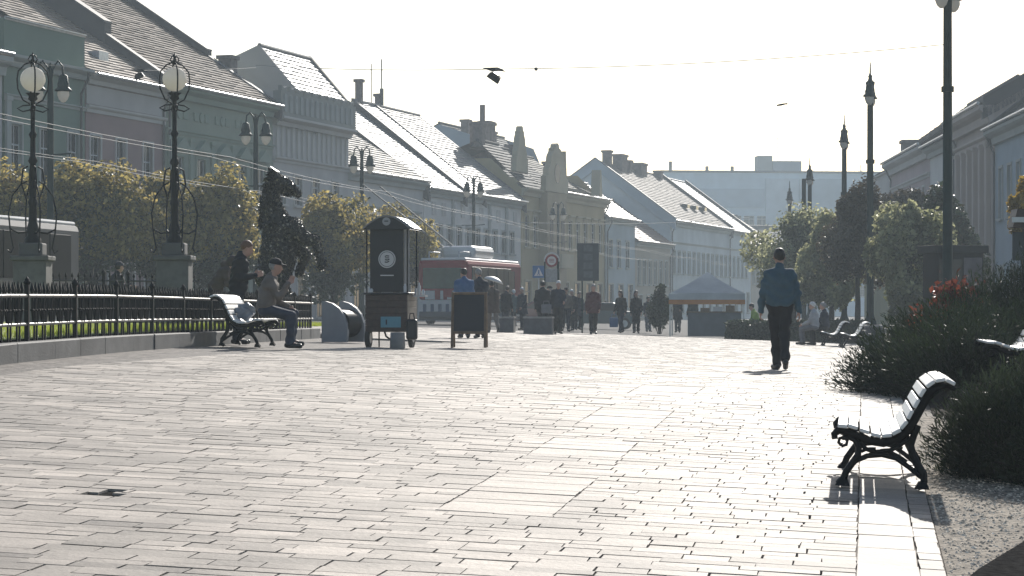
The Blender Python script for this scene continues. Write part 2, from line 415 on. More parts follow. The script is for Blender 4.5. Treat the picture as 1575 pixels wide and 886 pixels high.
class Bld:
    def __init__(s, name, label, D0, D1, side, eave, depth, wall, roof, trim=None, cat='building', off=0., front=None):
        s.D0, s.D1, s.side = D0, D1, side; s.base = (G(FL(D0) if side < 0 else FR(D0), D0)) - .25
        if front: s.P0, s.P1 = Vector(front[0]), Vector(front[1])
        elif side < 0: s.P0, s.P1 = Vector((FL(D0) + off, D0, 0)), Vector((FL(D1) + off, D1, 0))
        else: s.P0, s.P1 = Vector((FR(D1) - off, D1, 0)), Vector((FR(D0) - off, D0, 0))
        d = s.P1 - s.P0; s.L = d.length; s.rz = math.atan2(d.y, d.x)
        s.root = empty(name, (s.P0.x, s.P0.y, s.base), s.rz, label, cat)
        s.eave = eave + EYE - s.base; s.depth = depth; s.wall, s.roofm, s.trim = wall, roof, trim or wall
        s.holes = []; s.wins = []; s.roofo = None
    def z(s, h): return h + EYE - s.base          # height above the eye -> local
    def row(s, h0, h1, xs, w, style='plain', frame=None):
        me, pm = win_mesh(w, h1 - h0, style, frame or FRAMEM, s.trim)
        for x in xs:
            if x - w/2 < .15 or x + w/2 > s.L - .15: continue
            s.holes.append((x - w/2, x + w/2, s.z(h0), s.z(h1)))
            o = put('window', me, s.root, (x, 0, s.z(h0))); put('pane', pm, o)
    def walls(s, profile, H=None):
        """profile: outline (y, z) of the end walls from the top of the front wall to the back"""
        m = MB(); H = H or s.eave; L = s.L
        xs = sorted({0, L} | {v for h in s.holes for v in h[:2]}); zs = sorted({0, H} | {v for h in s.holes for v in h[2:]})
        for i in range(len(xs) - 1):
            for j in range(len(zs) - 1):
                cx, cz = (xs[i] + xs[i+1]) / 2, (zs[j] + zs[j+1]) / 2
                if any(h[0] < cx < h[1] and h[2] < cz < h[3] for h in s.holes): continue
                m.add([(xs[i], 0, zs[j]), (xs[i+1], 0, zs[j]), (xs[i+1], 0, zs[j+1]), (xs[i], 0, zs[j+1])], [(0, 1, 2, 3)])
        for a, b, c, d in s.holes:
            m.add([(a, 0, c), (b, 0, c), (b, 0, d), (a, 0, d), (a, .25, c), (b, .25, c), (b, .25, d), (a, .25, d)],
                  [(0, 1, 5, 4), (1, 2, 6, 5), (2, 3, 7, 6), (3, 0, 4, 7), (4, 5, 6, 7)])
        pts = [(0, 0), (0, H)] + list(profile) + [(s.depth, 0)]
        for x in (0, L):
            m.add([(x, y, z) for y, z in pts], [tuple(range(len(pts)))])
        m.add([(0, s.depth, 0), (L, s.depth, 0), (L, s.depth, profile[-1][1]), (0, s.depth, profile[-1][1])], [(0, 1, 2, 3)])
        me = bpy.data.meshes.new('wall'); me.from_pydata(m.v, [], m.f); me.materials.append(s.wall)
        return put('wall', me, s.root)
    def roof(s, b0, h0, b1, h1, b2, h2, x0=0, x1=None, m=None, step=.36, name='roof', tx=.9):
        """street slope b0,h0 -> b1,h1 laid in overlapping courses with raised ribs, back slope to b2,h2"""
        x1 = s.L if x1 is None else x1; mb = MB(); m = m or s.roofm
        z0, z1, z2 = s.z(h0), s.z(h1), s.z(h2); n = max(3, int(math.hypot(b1 - b0, z1 - z0) / step))
        for i in range(n):
            t, u = i / n, (i + 1) / n
            y, zz, Y, ZZ = b0 + (b1-b0)*t, z0 + (z1-z0)*t, b0 + (b1-b0)*u, z0 + (z1-z0)*u
            k = max(4, int((x1 - x0) / tx))
            for q in range(k):                  # pieces of a course lie a little uneven
                a, b = x0 + (x1-x0)*q/k, x0 + (x1-x0)*(q+1)/k - .012
                j = random.uniform(.03, .065); j2 = random.uniform(0, .012)
                mb.add([(a, y, zz + j), (b, y, zz + j + j2), (b, Y + .05, ZZ + .012), (a, Y + .05, ZZ + .008), (a, y, zz - .02), (b, y, zz - .02)],
                       [(0, 1, 2, 3), (4, 5, 1, 0)])
        mb.add([(x0, b1, z1 + .02), (x1, b1, z1 + .02), (x1, b2, z2), (x0, b2, z2)], [(0, 1, 2, 3)])
        mb.add([(x0, b0, z0 - .05), (x1, b0, z0 - .05), (x1, b1, z1 - .06), (x0, b1, z1 - .06)], [(3, 2, 1, 0)])
        mb.cyl((x0, b1, z1 + .03), (x1, b1, z1 + .03), .13, n=8)
        me = bpy.data.meshes.new(name); me.from_pydata(mb.v, [], mb.f); me.materials.append(m)
        o = put(name, me, s.root); s.roofo = s.roofo or o; return o
    def cornice(s, h, proj, th, x0=0, x1=None, name='cornice', m=None):
        x1 = s.L if x1 is None else x1; z = s.z(h); c = MB()
        c.prism([(x0, -.003, z - th), (x0, -proj * .35, z - th), (x0, -proj * .45, z - th * .55), (x0, -proj * .8, z - th * .4), (x0, -proj, z - th * .25), (x0, -proj, z), (x0, -.003, z)], (x1 - x0, 0, 0))
        return c.build(name, m or s.trim, s.root)
    def gutter(s, h, y=-.5, x0=0, x1=None):
        x1 = s.L if x1 is None else x1
        return MB().cyl((x0, y, s.z(h)), (x1, y, s.z(h)), .085, n=8).build('gutter', ZINC, s.root)
    def downpipe(s, x, h, y=-.5, low=-1.0):
        z = s.z(h); return MB().tube([(x, y, z), (x, y + .05, z - .3), (x, -.1, z - 1.0), (x, -.1, z - 1.3), (x, -.1, .25)], .06, 8).build('downpipe', DARKP, s.root)
    def pilaster(s, xs, w, h0, h1, d=.12, name='pilaster', m=None):
        b = MB(); b.box(-w/2, w/2, -d, -.003, 0, h1 - h0); b.box(-w/2 - .06, w/2 + .06, -d - .05, -.003, h1 - h0 + .001, h1 - h0 + .2); b.box(-w/2 - .06, w/2 + .06, -d - .05, -.003, -.25, -.001)
        me = b.mesh(name, m or s.trim)
        for x in xs: put(name, me, s.root, (x, 0, s.z(h0)))
    def firewall(s, x, pts, th=.4, up=.45, name='firewall', m=None):
        """raised end wall following the roof slope: pts = (b, h)"""
        poly = [(x, b, s.z(h) - .8) for b, h in pts] + [(x, b, s.z(h) + up) for b, h in reversed(pts)]
        o = MB().prism(poly, (th, 0, 0)).build(name, m or s.wall, s.root)
        cap = MB()
        for (b, h), (b2, h2) in zip(pts[:-1], pts[1:]):
            cap.prism([(x - .08, b, s.z(h) + up + .004), (x - .08, b2, s.z(h2) + up + .004), (x - .08, b2, s.z(h2) + up + .09), (x - .08, b, s.z(h) + up + .09)], (th + .16, 0, 0))
        cap.build('coping', COPE, o); return o
    def chimney(s, x, b, h0, h1, w=.9, d=.7, pots=0, round_=False):
        c = MB(); z0, z1 = s.z(h0), s.z(h1)
        if round_: c.cyl((x, b, z0), (x, b, z1 - .2), w/2, n=14); c.cyl((x, b, z1 - .199), (x, b, z1), w/2 + .1, n=14)
        else: c.box(x - w/2, x + w/2, b - d/2, b + d/2, z0, z1 - .22); c.box(x - w/2 - .1, x + w/2 + .1, b - d/2 - .1, b + d/2 + .1, z1 - .219, z1)
        for k in range(pots): c.cyl((x + (k - (pots-1)/2) * .4, b, z1), (x + (k - (pots-1)/2) * .4, b, z1 + .45), .13, n=8)
        return c.build('chimney', BRICK, s.roofo)
    def frieze(s, xs, w, h0, h1, name='blind_arch', d=.06, m=None):
        """raised ribs with round heads between them"""
        z0, z1 = s.z(h0), s.z(h1); b = MB(); r = .5 * (xs[1] - xs[0] - w) if len(xs) > 1 else .3
        for x in xs: b.box(x - w/2, x + w/2, -d, -.003, z0, z1)
        return b.build(name, m or s.trim, s.root)

def shop_row(b, n, h0=-.55, h1=2.1, w=1.6, frame=None):
    b.row(h0, h1, [b.L * (i + .5) / n for i in range(n)], w, 'plain', frame or FRAMED)

# --- left row, near to far
PALE = stucco('pale_trim', (.40, .41, .38)); LGREY = stucco('light_grey_plaster', (.57, .54, .50))
GREEN1 = stucco('green_plaster', (.17, .24, .185)); GREEN2 = stucco('sage_plaster', (.28, .325, .25)); PINK = stucco('mauve_plaster', (.33, .22, .205))
GTRIM = stucco('sage_trim', (.27, .33, .26)); BEIGE = stucco('beige_plaster', (.36, .32, .26)); YEL = stucco('ochre_plaster', (.42, .33, .18))
WHITEP = stucco('white_plaster', (.70, .67, .62)); BLUEP = stucco('pale_blue_plaster', (.33, .40, .44)); GREYP = stucco('warm_grey_plaster', (.52, .485, .45))
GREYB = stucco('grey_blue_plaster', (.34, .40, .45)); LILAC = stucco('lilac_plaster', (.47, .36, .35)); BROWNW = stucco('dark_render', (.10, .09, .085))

b = Bld('grey_townhouse', 'grey town house half out of the picture beyond the green parapet house', 92, 101.4, -1, 11.1, 14, GREYP, TILE_TAN, PALE)
b.row(5.2, 8.2, [1.5, 4.2, 7.0], 1.1, 'hood'); shop_row(b, 3)
b.roof(-.5, 11.2, 12, 19.1, 14, 18, m=TILE_TAN); b.walls([(12, b.z(18.9)), (14, b.z(17.8))]); b.cornice(11.15, .6, .8); b.gutter(11.3, -.62)

b = Bld('green_townhouse', 'green town house with a plain green parapet above its cornice, next to the mauve one', 101.6, 108.7, -1, 13.0, 14, GREEN1, TILE_TAN, PALE)
b.row(5.3, 8.3, [1.0, 3.7, 6.3], 1.0, 'plain'); shop_row(b, 3)
b.walls([(.45, b.z(13)), (.5, b.z(11.4)), (12, b.z(18.9)), (14, b.z(17.8))]); b.roof(.5, 11.5, 12, 19.1, 14, 18, m=TILE_TAN)
b.cornice(11.35, .55, .5); b.cornice(13.05, .12, .14, name='parapet_cap', m=ZINC); b.cornice(9.6, .14, .2, name='string_course'); b.downpipe(6.95, 11.2)
b.pilaster([.25], .4, 2.5, 9.3)

b = Bld('mauve_townhouse', 'mauve pink town house between the green parapet house and the sage green one', 108.8, 116.8, -1, 11.3, 14, PINK, TILE_TAN, LGREY)
b.row(5.3, 8.3, [.95, 3.6, 6.5], 1.0, 'plain'); shop_row(b, 3)
b.roof(-.55, 11.2, 12, 19.1, 14, 18, m=TILE_TAN); b.walls([(12, b.z(18.9)), (14, b.z(17.8))])
b.cornice(11.2, .55, .45); b.cornice(9.75, .2, .35, name='string_course')
bb = MB().box(0, b.L, -.06, -.004, b.z(9.8), b.z(10.7)); bb.build('frieze_band', GREYP, b.root); b.gutter(11.2, -.63); b.downpipe(b.L - .3, 11.1)
MB().box(3.6, 4.6, 1.2, 1.9, b.z(11.95), b.z(12.75), M=None).build('roof_hatch', ZINC, b.roofo)

b = Bld('sage_townhouse', 'sage green town house with pedimented windows under a large brown tiled roof', 116.9, 129.9, -1, 11.6, 15, GREEN2, TILE_BROWN, GTRIM)
xs = [1.6 + 2.62 * i for i in range(5)]
b.row(5.0, 7.9, xs, 1.05, 'pediment'); shop_row(b, 5)
b.roof(-.6, 11.5, 13, 20.4, 15, 19, m=TILE_BROWN); b.walls([(13, b.z(20.2)), (15, b.z(18.8))])
b.cornice(11.45, .6, .6); b.cornice(9.3, .16, .25, name='string_course'); b.gutter(11.5, -.68)
b.pilaster([x + 1.31 for x in xs[:-1]] + [.35], .35, 4.2, 8.7)
orn = MB().cyl((0, -.08, 0), (0, -.003, 0), .27, n=14); orn.box(-.9, -.4, -.07, -.003, -.22, .22); orn.box(.4, .9, -.07, -.003, -.22, .22); ome = orn.mesh('ornament', GTRIM)
for x in xs: put('ornament', ome, b.root, (x, 0, b.z(10.1)))
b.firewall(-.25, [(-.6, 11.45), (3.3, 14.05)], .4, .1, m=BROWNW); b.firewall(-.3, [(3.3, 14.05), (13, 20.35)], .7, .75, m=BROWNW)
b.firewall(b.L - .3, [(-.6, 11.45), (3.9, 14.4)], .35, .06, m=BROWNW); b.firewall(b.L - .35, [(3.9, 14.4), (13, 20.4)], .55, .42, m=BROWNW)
b.chimney(b.L + .9, 3.2, 12, 14.6, .9, .8)
b.downpipe(.3, 11.4)

b = Bld('attic_townhouse', 'tall grey town house with a high attic of small niches and a steep bright roof', 130.0, 141.0, -1, 12.5, 12, GREYP, METAL_LIGHT, LGREY)
b.row(6.0, 7.7, [6.3, 9.4], 1.1, 'plain'); b.row(6.0, 7.7, [1.2, 3.6], 1.1, 'plain'); shop_row(b, 4)
xr = 3.68
b.walls([(12, b.z(11.8))])
b.roof(0.0, 12.75, 2.5, 15.5, 8.5, 13.0, x0=xr, x1=b.L, m=METAL_LIGHT)
MB().prism([(xr - .05, .02, b.z(12.3)), (xr - .05, .02, b.z(12.72)), (xr - .05, 2.5, b.z(15.55)), (xr - .05, 8.6, b.z(13.05)), (xr - .05, 11.9, b.z(11.9)), (xr - .05, 11.9, b.z(11.5))], (.3, 0, 0)).build('gable_wall', GREYP, b.root)
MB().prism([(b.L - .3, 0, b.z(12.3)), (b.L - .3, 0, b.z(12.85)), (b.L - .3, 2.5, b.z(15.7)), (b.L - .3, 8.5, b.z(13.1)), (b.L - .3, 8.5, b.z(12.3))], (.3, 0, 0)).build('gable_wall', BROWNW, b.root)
am = stucco('attic_plaster', (.31, .31, .275)); at_ = MB()
at_.box(-.02, b.L, -.5, -.003, b.z(11.0), b.z(12.45)); at_.build('attic', am, b.root)
nm = MB(); nm.box(-.2, .2, -.545, -.503, 0, .85); nm.cyl((0, -.545, .85), (0, -.503, .85), .2, n=12); nme = nm.mesh('attic_niche', stucco('niche_plaster', (.37, .38, .36)))
for i in range(14): put('attic_niche', nme, b.root, (.6 + i * .78, 0, b.z(11.25)))
for i in range(10):   # swallow-tail crest
    x = .1 + i * 1.15; MB().prism([(x, -.5, b.z(12.452)), (x + .75, -.5, b.z(12.452)), (x + .75, -.5, b.z(12.75)), (x + .37, -.5, b.z(12.6)), (x, -.5, b.z(12.75))], (0, .25, 0)).build('crest', am, b.root)
b.cornice(11.0, .65, .5); b.cornice(8.7, .25, .3, name='string_course')
rb = MB(); rb.box(-.16, .16, -.1, -.003, 0, 1.75); rb.cyl((0, -.1, 1.75), (0, -.003, 1.75), .16, n=12); rme = rb.mesh('blind_arch', LGREY)
for i in range(15): put('blind_arch', rme, b.root, (.5 + i * .76, 0, b.z(8.75)))

b = Bld('low_grey_townhouse', 'low grey town house with a tiled roof tucked against the tall attic house', 141.0, 154.0, -1, 8.5, 12, LGREY, TILE_GREY, PALE)
b.row(3.6, 6.0, [1.5 + 2.6 * i for i in range(5)], 1.1, 'hood'); shop_row(b, 4)
b.roof(-.5, 8.5, 6.6, 13.0, 12, 9.5, m=TILE_GREY); b.walls([(6.6, b.z(12.9)), (12, b.z(9.3))]); b.cornice(8.45, .5, .5); b.gutter(8.55, -.56)
for i in range(3): MB().box(0.3, 5.2 - i, 1.5 + i * .9, 1.75 + i * .9, b.z(9.82 + i * .57), b.z(9.95 + i * .57)).build('snow_board', ZINC, b.roofo)

b = Bld('bright_roof_house', 'white town house with long bright sheet roofs in three strips divided by dark firewalls', 154.1, 175.0, -1, 8.3, 15, WHITEP, METAL_LIGHT, PALE)
b.row(4.1, 5.75, [1.2 + 2.05 * i for i in range(11)], 1.0, 'plain'); shop_row(b, 7)
for i in range(10): MB().box(1.6 + 2.05 * i, 2.4 + 2.05 * i, -.06, -.003, b.z(6.4), b.z(7.3)).build('frieze_panel', LGREY, b.root)
b.walls([(8.3, b.z(14.8)), (15, b.z(10.4))]); x1, x2 = 7.9, 12.2
b.roof(-.5, 8.1, 8.3, 14.6, 15, 10.2, 0, x1, m=METAL_LIGHT); b.roof(-.5, 8.2, 8.3, 15.0, 15, 10.5, x1, x2, m=METAL_LIGHT); b.roof(-.5, 8.2, 8.3, 15.0, 15, 10.5, x2, b.L, m=roofmat('pale_tile', (.22, .20, .185), .65, spec=.3))
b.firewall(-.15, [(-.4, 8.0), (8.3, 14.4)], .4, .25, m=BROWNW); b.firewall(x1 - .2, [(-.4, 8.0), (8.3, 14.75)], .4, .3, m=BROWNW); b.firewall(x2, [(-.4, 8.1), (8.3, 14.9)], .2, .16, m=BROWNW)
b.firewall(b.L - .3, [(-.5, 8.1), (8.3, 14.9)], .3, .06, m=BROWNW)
b.cornice(8.1, .5, .5); b.gutter(8.15, -.58); b.pilaster([5.9, 14.1, 18.2], .4, 3.0, 7.6)
b.chimney(8.9, 8.2, 14.8, 16.6, .45, .45); b.chimney(13.8, 8.6, 14.6, 16.0, .4, .4)
MB().cyl((11.6, 8.3, b.z(15)), (11.6, 8.3, b.z(18.0)), .04, n=6).build('antenna', DARKP, b.roofo); mm = MB(); mm.cyl((14.0, 8.4, b.z(15)), (14.0, 8.4, b.z(18.6)), .05, n=6); mm.cyl((14.0, 8.4, b.z(15)), (14.0, 8.4, b.z(16.4)), .16, n=8); mm.build('antenna', DARKP, b.roofo)

b = Bld('ochre_townhouse', 'ochre town house with curved gables, a dark mansard roof and several chimneys', 175.2, 198.4, -1, 9.25, 14, YEL, SLATE, stucco('ochre_trim', (.47, .40, .27)))
b.row(4.75, 7.2, [11.0 + 2.35 * i for i in range(6)], 1.05, 'hood'); shop_row(b, 7)
b.row(4.75, 7.2, [1.3, 3.6], 1.05, 'hood')
b.walls([(2.5, b.z(11.6)), (12, b.z(11.6)), (14, b.z(9.3))])
TG = roofmat('lichen_tile', (.17, .155, .125), .8, spec=.15)
b.roof(-.3, 9.3, 3.6, 13.0, 14, 9.3, 0, 5.2, m=SLATE); b.roof(.0, 9.4, 4.2, 12.9, 14, 9.3, 5.2, 11.0, m=SLATE)
b.roof(-.5, 9.3, 4.5, 12.7, 14, 9.3, 11.0, 17.5, m=TG); b.roof(.6, 9.5, 4.0, 11.0, 14, 9.3, 17.5, 22.6, m=SLATE); b.roof(-.5, 9.3, 3.5, 11.2, 14, 9.3, 22.6, b.L, m=TG)
b.cornice(9.3, .55, .6); b.gutter(9.4, -.62, 10, b.L); b.downpipe(10.4, 9.2); b.downpipe(b.L - .4, 9.2)
bay = MB(); bay.box(4.6, 10.0, -.7, -.004, 0, b.z(9.2)); bay.build('bay', stucco('ochre_bay', (.36, .28, .17)), b.root)
for xx in (5.7, 8.9): MB().box(xx - .45, xx + .45, -.73, -.703, b.z(4.6), b.z(7.0)).build('bay_window', mat('dull_bay_glass', (.04, .04, .045), .6, spec=.1), b.root)
MB().box(5.6, 9.0, -1.6, -.71, b.z(3.2), b.z(4.3)).build('balcony', b.trim, b.root)
def curved_gable(b, x0, x1, h0, h1, y, name='gable', oc=True):
    w = x1 - x0; H = h1 - h0; pr = [(0, 0), (0, .3), (.08, .32), (.10, .44), (.2, .56), (.24, .72), (.33, .82), (.33, .88), (.41, .90), (.43, .97), (.5, 1.0)]
    pr = pr + [(1 - a, c) for a, c in reversed(pr[:-1])]
    g = MB().prism([(x0 + w * a, y, b.z(h0) + H * c) for a, c in pr], (0, .45, 0)).build(name, b.trim, b.root)
    if oc: MB().cyl((x0 + w/2, y - .03, b.z(h0) + H * .38), (x0 + w/2, y - .004, b.z(h0) + H * .38), w * .13, n=14).build('oculus', DARKP, g)
    return g
curved_gable(b, 4.2, 10.4, 9.25, 13.2, -.72); curved_gable(b, .6, 3.6, 10.6, 14.2, .6, oc=False)
b.row(10.1, 10.9, [], .5)
pin = MB(); pin.prism([(10.6, -.3, b.z(9.3)), (11.6, -.3, b.z(9.3)), (11.2, -.3, b.z(12.8)), (11.0, -.3, b.z(12.8))], (0, .8, 0)); pin.build('pinnacle', b.trim, b.root)
pin = MB(); pin.prism([(21.4, -.3, b.z(9.3)), (22.5, -.3, b.z(9.3)), (22.05, -.3, b.z(11.9)), (21.85, -.3, b.z(11.9))], (0, .8, 0)); pin.build('pinnacle', b.trim, b.root)
cr = MB()
for i in range(26): cr.box(10.4 + i * .25, 10.48 + i * .25, -.45, -.4, b.z(9.42), b.z(9.85))
cr.build('roof_crest', DARKP, b.root)['kind'] = 'stuff'
b.chimney(.5, 3.6, 12.5, 14.4, .7, .7); b.chimney(2.0, 4.2, 12.5, 14.5, 1.3, 1.0, round_=True); b.chimney(3.3, 4.4, 12.5, 14.1, 1.0, .8)
b.chimney(7.2, 5.5, 12.0, 15.0, 2.1, 1.4); MB().cyl((7.0, 5.5, b.z(15)), (7.0, 5.5, b.z(16.4)), .22, n=10).build('flue', BRICK, b.roofo)
b.chimney(11.0, 4.3, 11.8, 13.4, .9, .8); b.chimney(20.3, 3.9, 10.8, 12.6, 1.0, .8)

b = Bld('tall_grey_backhouse', 'tall grey house end rising behind the ochre house with chimneys on its ridge', 190, 222, -1, 9, 20, GREYB, SLATE, front=((FL(198) - 10.2, 198 + 3.4, 0), (FL(216) - 10.2, 216 + 3.4, 0)))
b.walls([(1.5, b.z(15.4)), (4.5, b.z(16.4)), (9, b.z(14)), (20, b.z(9))], H=b.z(12.0)); b.roof(-.1, 11.9, 4.5, 16.5, 20, 9, m=SLATE)
b.chimney(3.0, 3.0, 14, 17.0, .8, .7); b.chimney(4.6, 3.0, 14, 16.7, .8, .7); b.chimney(9.0, 3.0, 14, 17.3, 1.6, 1.0); b.chimney(11.0, 3.2, 14, 16.5, .8, .8)

b = Bld('pale_blue_house', 'small pale blue house with a short bright roof next to the ochre house', 198.6, 208.3, -1, 7.9, 10, BLUEP, METAL_LIGHT, PALE)
b.row(3.6, 6.0, [1.6, 4.4, 7.4], 1.1, 'plain'); shop_row(b, 3, 0)
b.roof(-.5, 7.9, 4.5, 11.4, 10, 8, m=METAL_LIGHT); b.walls([(4.5, b.z(11.3)), (10, b.z(8))]); b.cornice(7.85, .45, .4); b.gutter(7.95, -.55); b.downpipe(.3, 7.7)

b = Bld('low_beige_house', 'low beige house with a red brown roof under the grey blue firewall', 208.4, 221.3, -1, 6.1, 11, BEIGE, TILE_RED, PALE)
b.row(2.2, 4.5, [1.3 + 2.1 * i for i in range(6)], 1.0, 'plain'); shop_row(b, 4, -.8, 1.2)
b.roof(-.5, 6.1, 5.8, 10.6, 11, 7, m=TILE_RED); b.walls([(5.8, b.z(10.5)), (11, b.z(7))]); b.cornice(6.05, .4, .35); b.gutter(6.15, -.5); b.downpipe(b.L - .3, 6.0)

b = Bld('long_white_house', 'long white town house far down the row with two tiled roofs and many windows', 221.4, 258.0, -1, 8.55, 15, stucco('cool_white_plaster', (.50, .55, .57)), roofmat('weathered_tile', (.20, .165, .14), .75, spec=.18), PALE)
b.row(3.4, 5.6, [1.4 + 2.15 * i for i in range(17)], 1.0, 'plain'); shop_row(b, 12, -.5, 1.7, 1.4)
b.walls([(7.55, b.z(14.4)), (15, b.z(9))]); xm = 27.0
b.roof(-.5, 8.5, 7.55, 14.4, 15, 9, 0, xm); b.roof(-.5, 8.4, 7.55, 14.3, 15, 9, xm, b.L, m=METAL_LIGHT)
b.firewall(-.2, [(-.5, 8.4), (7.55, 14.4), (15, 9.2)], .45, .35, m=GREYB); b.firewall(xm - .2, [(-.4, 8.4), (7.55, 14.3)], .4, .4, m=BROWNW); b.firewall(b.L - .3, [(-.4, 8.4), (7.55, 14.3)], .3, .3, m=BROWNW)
b.cornice(8.5, .45, .5); b.cornice(6.5, .15, .2, name='string_course'); b.gutter(8.55, -.55, 0, xm); b.downpipe(.4, 8.4); b.downpipe(xm, 8.4)
b.chimney(3, 7.2, 13.5, 15.7, .9, .8); b.chimney(8, 7.2, 13.5, 15.6, 2.2, 1.0); b.chimney(11, 7.2, 13.5, 15.2, .8, .8); b.chimney(16, 7.4, 13.5, 15.2, 2.4, 1.4); b.chimney(24, 7.2, 13.5, 14.9, .9, .8)
for i in range(3): MB().box(14 + i * 4, 15 + i * 4, 1.6, 2.4, b.z(10.35), b.z(10.75)).build('skylight', GLASS, b.roofo)

b = Bld('end_house', 'small house with a tiled roof at the far end of the left row', 258.2, 276, -1, 7.0, 12, BEIGE, TILE_TAN, PALE)
b.row(2.8, 5.0, [1.4 + 2.3 * i for i in range(7)], 1.0, 'plain'); b.roof(-.5, 7.0, 6, 11.3, 12, 8); b.walls([(6, b.z(11.2)), (12, b.z(8))]); b.cornice(6.95, .4, .4)

# --- right row
b = Bld('blue_white_house', 'pale blue house with a dark roof at the right edge behind the yellow tree', 96, 119, 1, 9.3, 14, BLUEP, SLATE, PALE)
b.row(4.6, 7.2, [2.0 + 2.6 * i for i in range(8)], 1.1, 'plain'); shop_row(b, 6)
b.roof(-.6, 9.2, 6, 14.2, 14, 9, m=SLATE); b.walls([(6, b.z(14.1)), (14, b.z(9))]); b.cornice(9.2, .6, .7); b.gutter(9.3, -.68); b.downpipe(.35, 9.1)
b.firewall(-.1, [(-.4, 9.2), (6, 14.2)], .4, .3, m=BROWNW)

b = Bld('pilaster_house', 'brown grey town house with tall pilasters and a dark roof on the right', 119.1, 132.6, 1, 10.6, 14, stucco('brown_grey_plaster', (.43, .345, .30)), SLATE, stucco('brown_grey_trim', (.48, .40, .35)))
b.row(3.2, 8.2, [2.4 + 2.15 * i for i in range(5)], 1.0, 'bare', FRAMED); shop_row(b, 4)
b.pilaster([1.3 + 2.15 * i for i in range(6)], .5, 2.4, 8.6, .25)
b.roof(-.7, 10.7, 6.2, 14.4, 14, 9, m=SLATE); b.walls([(6.2, b.z(14.2)), (14, b.z(9))]); b.cornice(10.65, .8, .9); b.cornice(9.2, .3, .4, name='string_course'); b.gutter(10.75, -.85)
b.downpipe(.3, 10.5); b.firewall(b.L - .4, [(-.6, 10.7), (6.2, 14.4)], .4, .35, m=BROWNW); b.chimney(9, 5.5, 13.5, 15.3, .8, .8)
MB().tube([(5, 5.9, b.z(14)), (5, 5.9, b.z(16.6)), (4.6, 5.9, b.z(16.9))], .04, 6).build('antenna', DARKP, b.roofo)

b = Bld('cream_house', 'narrow pale house between the pilaster house and the lilac house', 132.7, 143.6, 1, 10.1, 13, WHITEP, SLATE, PALE)
b.row(4.8, 7.6, [1.8 + 2.5 * i for i in range(4)], 1.1, 'plain'); shop_row(b, 3)
b.roof(-.6, 10.0, 6.2, 15.0, 13, 9, m=SLATE); b.walls([(6.2, b.z(14.9)), (13, b.z(9))]); b.cornice(10.0, .5, .6); b.gutter(10.1, -.68); b.downpipe(b.L - .2, 9.9)

b = Bld('lilac_house', 'lilac grey town house with a low dark roof beside the far lamp posts', 143.7, 164, 1, 10.35, 13, LILAC, SLATE, LGREY)
b.row(5.2, 7.8, [1.8 + 2.6 * i for i in range(7)], 1.1, 'plain'); shop_row(b, 6)
b.roof(-.7, 10.3, 5.5, 14.6, 13, 9, m=SLATE); b.walls([(5.5, b.z(14.5)), (13, b.z(9))]); b.cornice(10.3, .7, .8); b.cornice(8.6, .2, .3, name='string_course'); b.gutter(10.4, -.76); b.downpipe(.4, 10.2)
b.chimney(1.2, 1.2, 10.6, 12.0, 1.5, 1.2)

b = Bld('yellow_green_house', 'yellow green house with a grey upper floor at the far end of the right row', 164.2, 182, 1, 10.0, 12, stucco('yellow_green_plaster', (.38, .37, .20)), SLATE, LGREY)
b.row(3.4, 5.8, [1.8 + 2.6 * i for i in range(6)], 1.1, 'plain'); MB().box(0, b.L, -.08, -.004, b.z(7.4), b.z(9.9)).build('upper_band', LGREY, b.root)
b.roof(-.3, 10.0, 5, 10.9, 12, 9.5, m=SLATE); b.walls([(5, b.z(10.8)), (12, b.z(9.4))]); b.cornice(9.95, .3, .3)

# --- modern block closing the street
b = Bld('office_block', 'large flat roofed modern block closing the far end of the street', 395, 395, 1, 22, 18, stucco('hazed_panel', (.52, .62, .68)), SLATE, PALE, front=((26.0, 395, 0), (66.0, 399, 0)))  # wall colour paled and blued to carry the distance haze
Hh = b.z(23.6)
for h0 in (2, 6, 10, 14.2): b.row(h0, h0 + 1.9, [1.6 + 2.3 * i for i in range(17)], 1.9, 'bare')
b.walls([(18, Hh)], H=Hh)
r_ = MB().box(-.2, b.L + .2, -.2, 18.2, Hh + .003, Hh + .35); b.roofo = r_.build('roof', SLATE, b.root)
MB().box(-.05, 18, -.25, -.004, b.z(17.5), b.z(20.8)).build('panel_band', stucco('blue_panel', (.38, .47, .53)), b.root)
for i, (x0, x1) in enumerate(((18.3, 24.0), (24.3, 32.0))):
    MB().box(x0, x1, -.3, -.004, b.z(3.0), b.z(22.6)).build('panel_band', stucco('dark_panel' if i else 'mid_panel', (.34, .43, .49) if i else (.50, .57, .61)), b.root)
MB().box(17.6, 20.2, 3, 6, Hh + .36, Hh + 3.2).build('roof_house', PALE, b.roofo); MB().box(20.3, 25.4, 3, 6.5, Hh + .36, Hh + 2.3).build('roof_house', GREYB, b.roofo)
a_ = MB()
for x in (21.4, 21.9, 24.0, 24.4): a_.cyl((x, 4.6, Hh + 2.2), (x, 4.6, Hh + 7.3), .05, n=5)
for k in range(5): a_.cyl((21.4, 4.6, Hh + 3 + k * .8), (21.9, 4.6, Hh + 3.4 + k * .8), .03, n=4); a_.cyl((24.0, 4.6, Hh + 3 + k * .8), (24.4, 4.6, Hh + 3.4 + k * .8), .03, n=4)
a_.build('antenna_mast', ZINC, b.roofo)
for x, hh in ((2.0, 1.8), (8.5, 1.0), (13.0, 1.0)): MB().box(x, x + .5, 4, 4.6, Hh + .36, Hh + .36 + hh).build('vent', SLATE, b.roofo)
dm = MB()
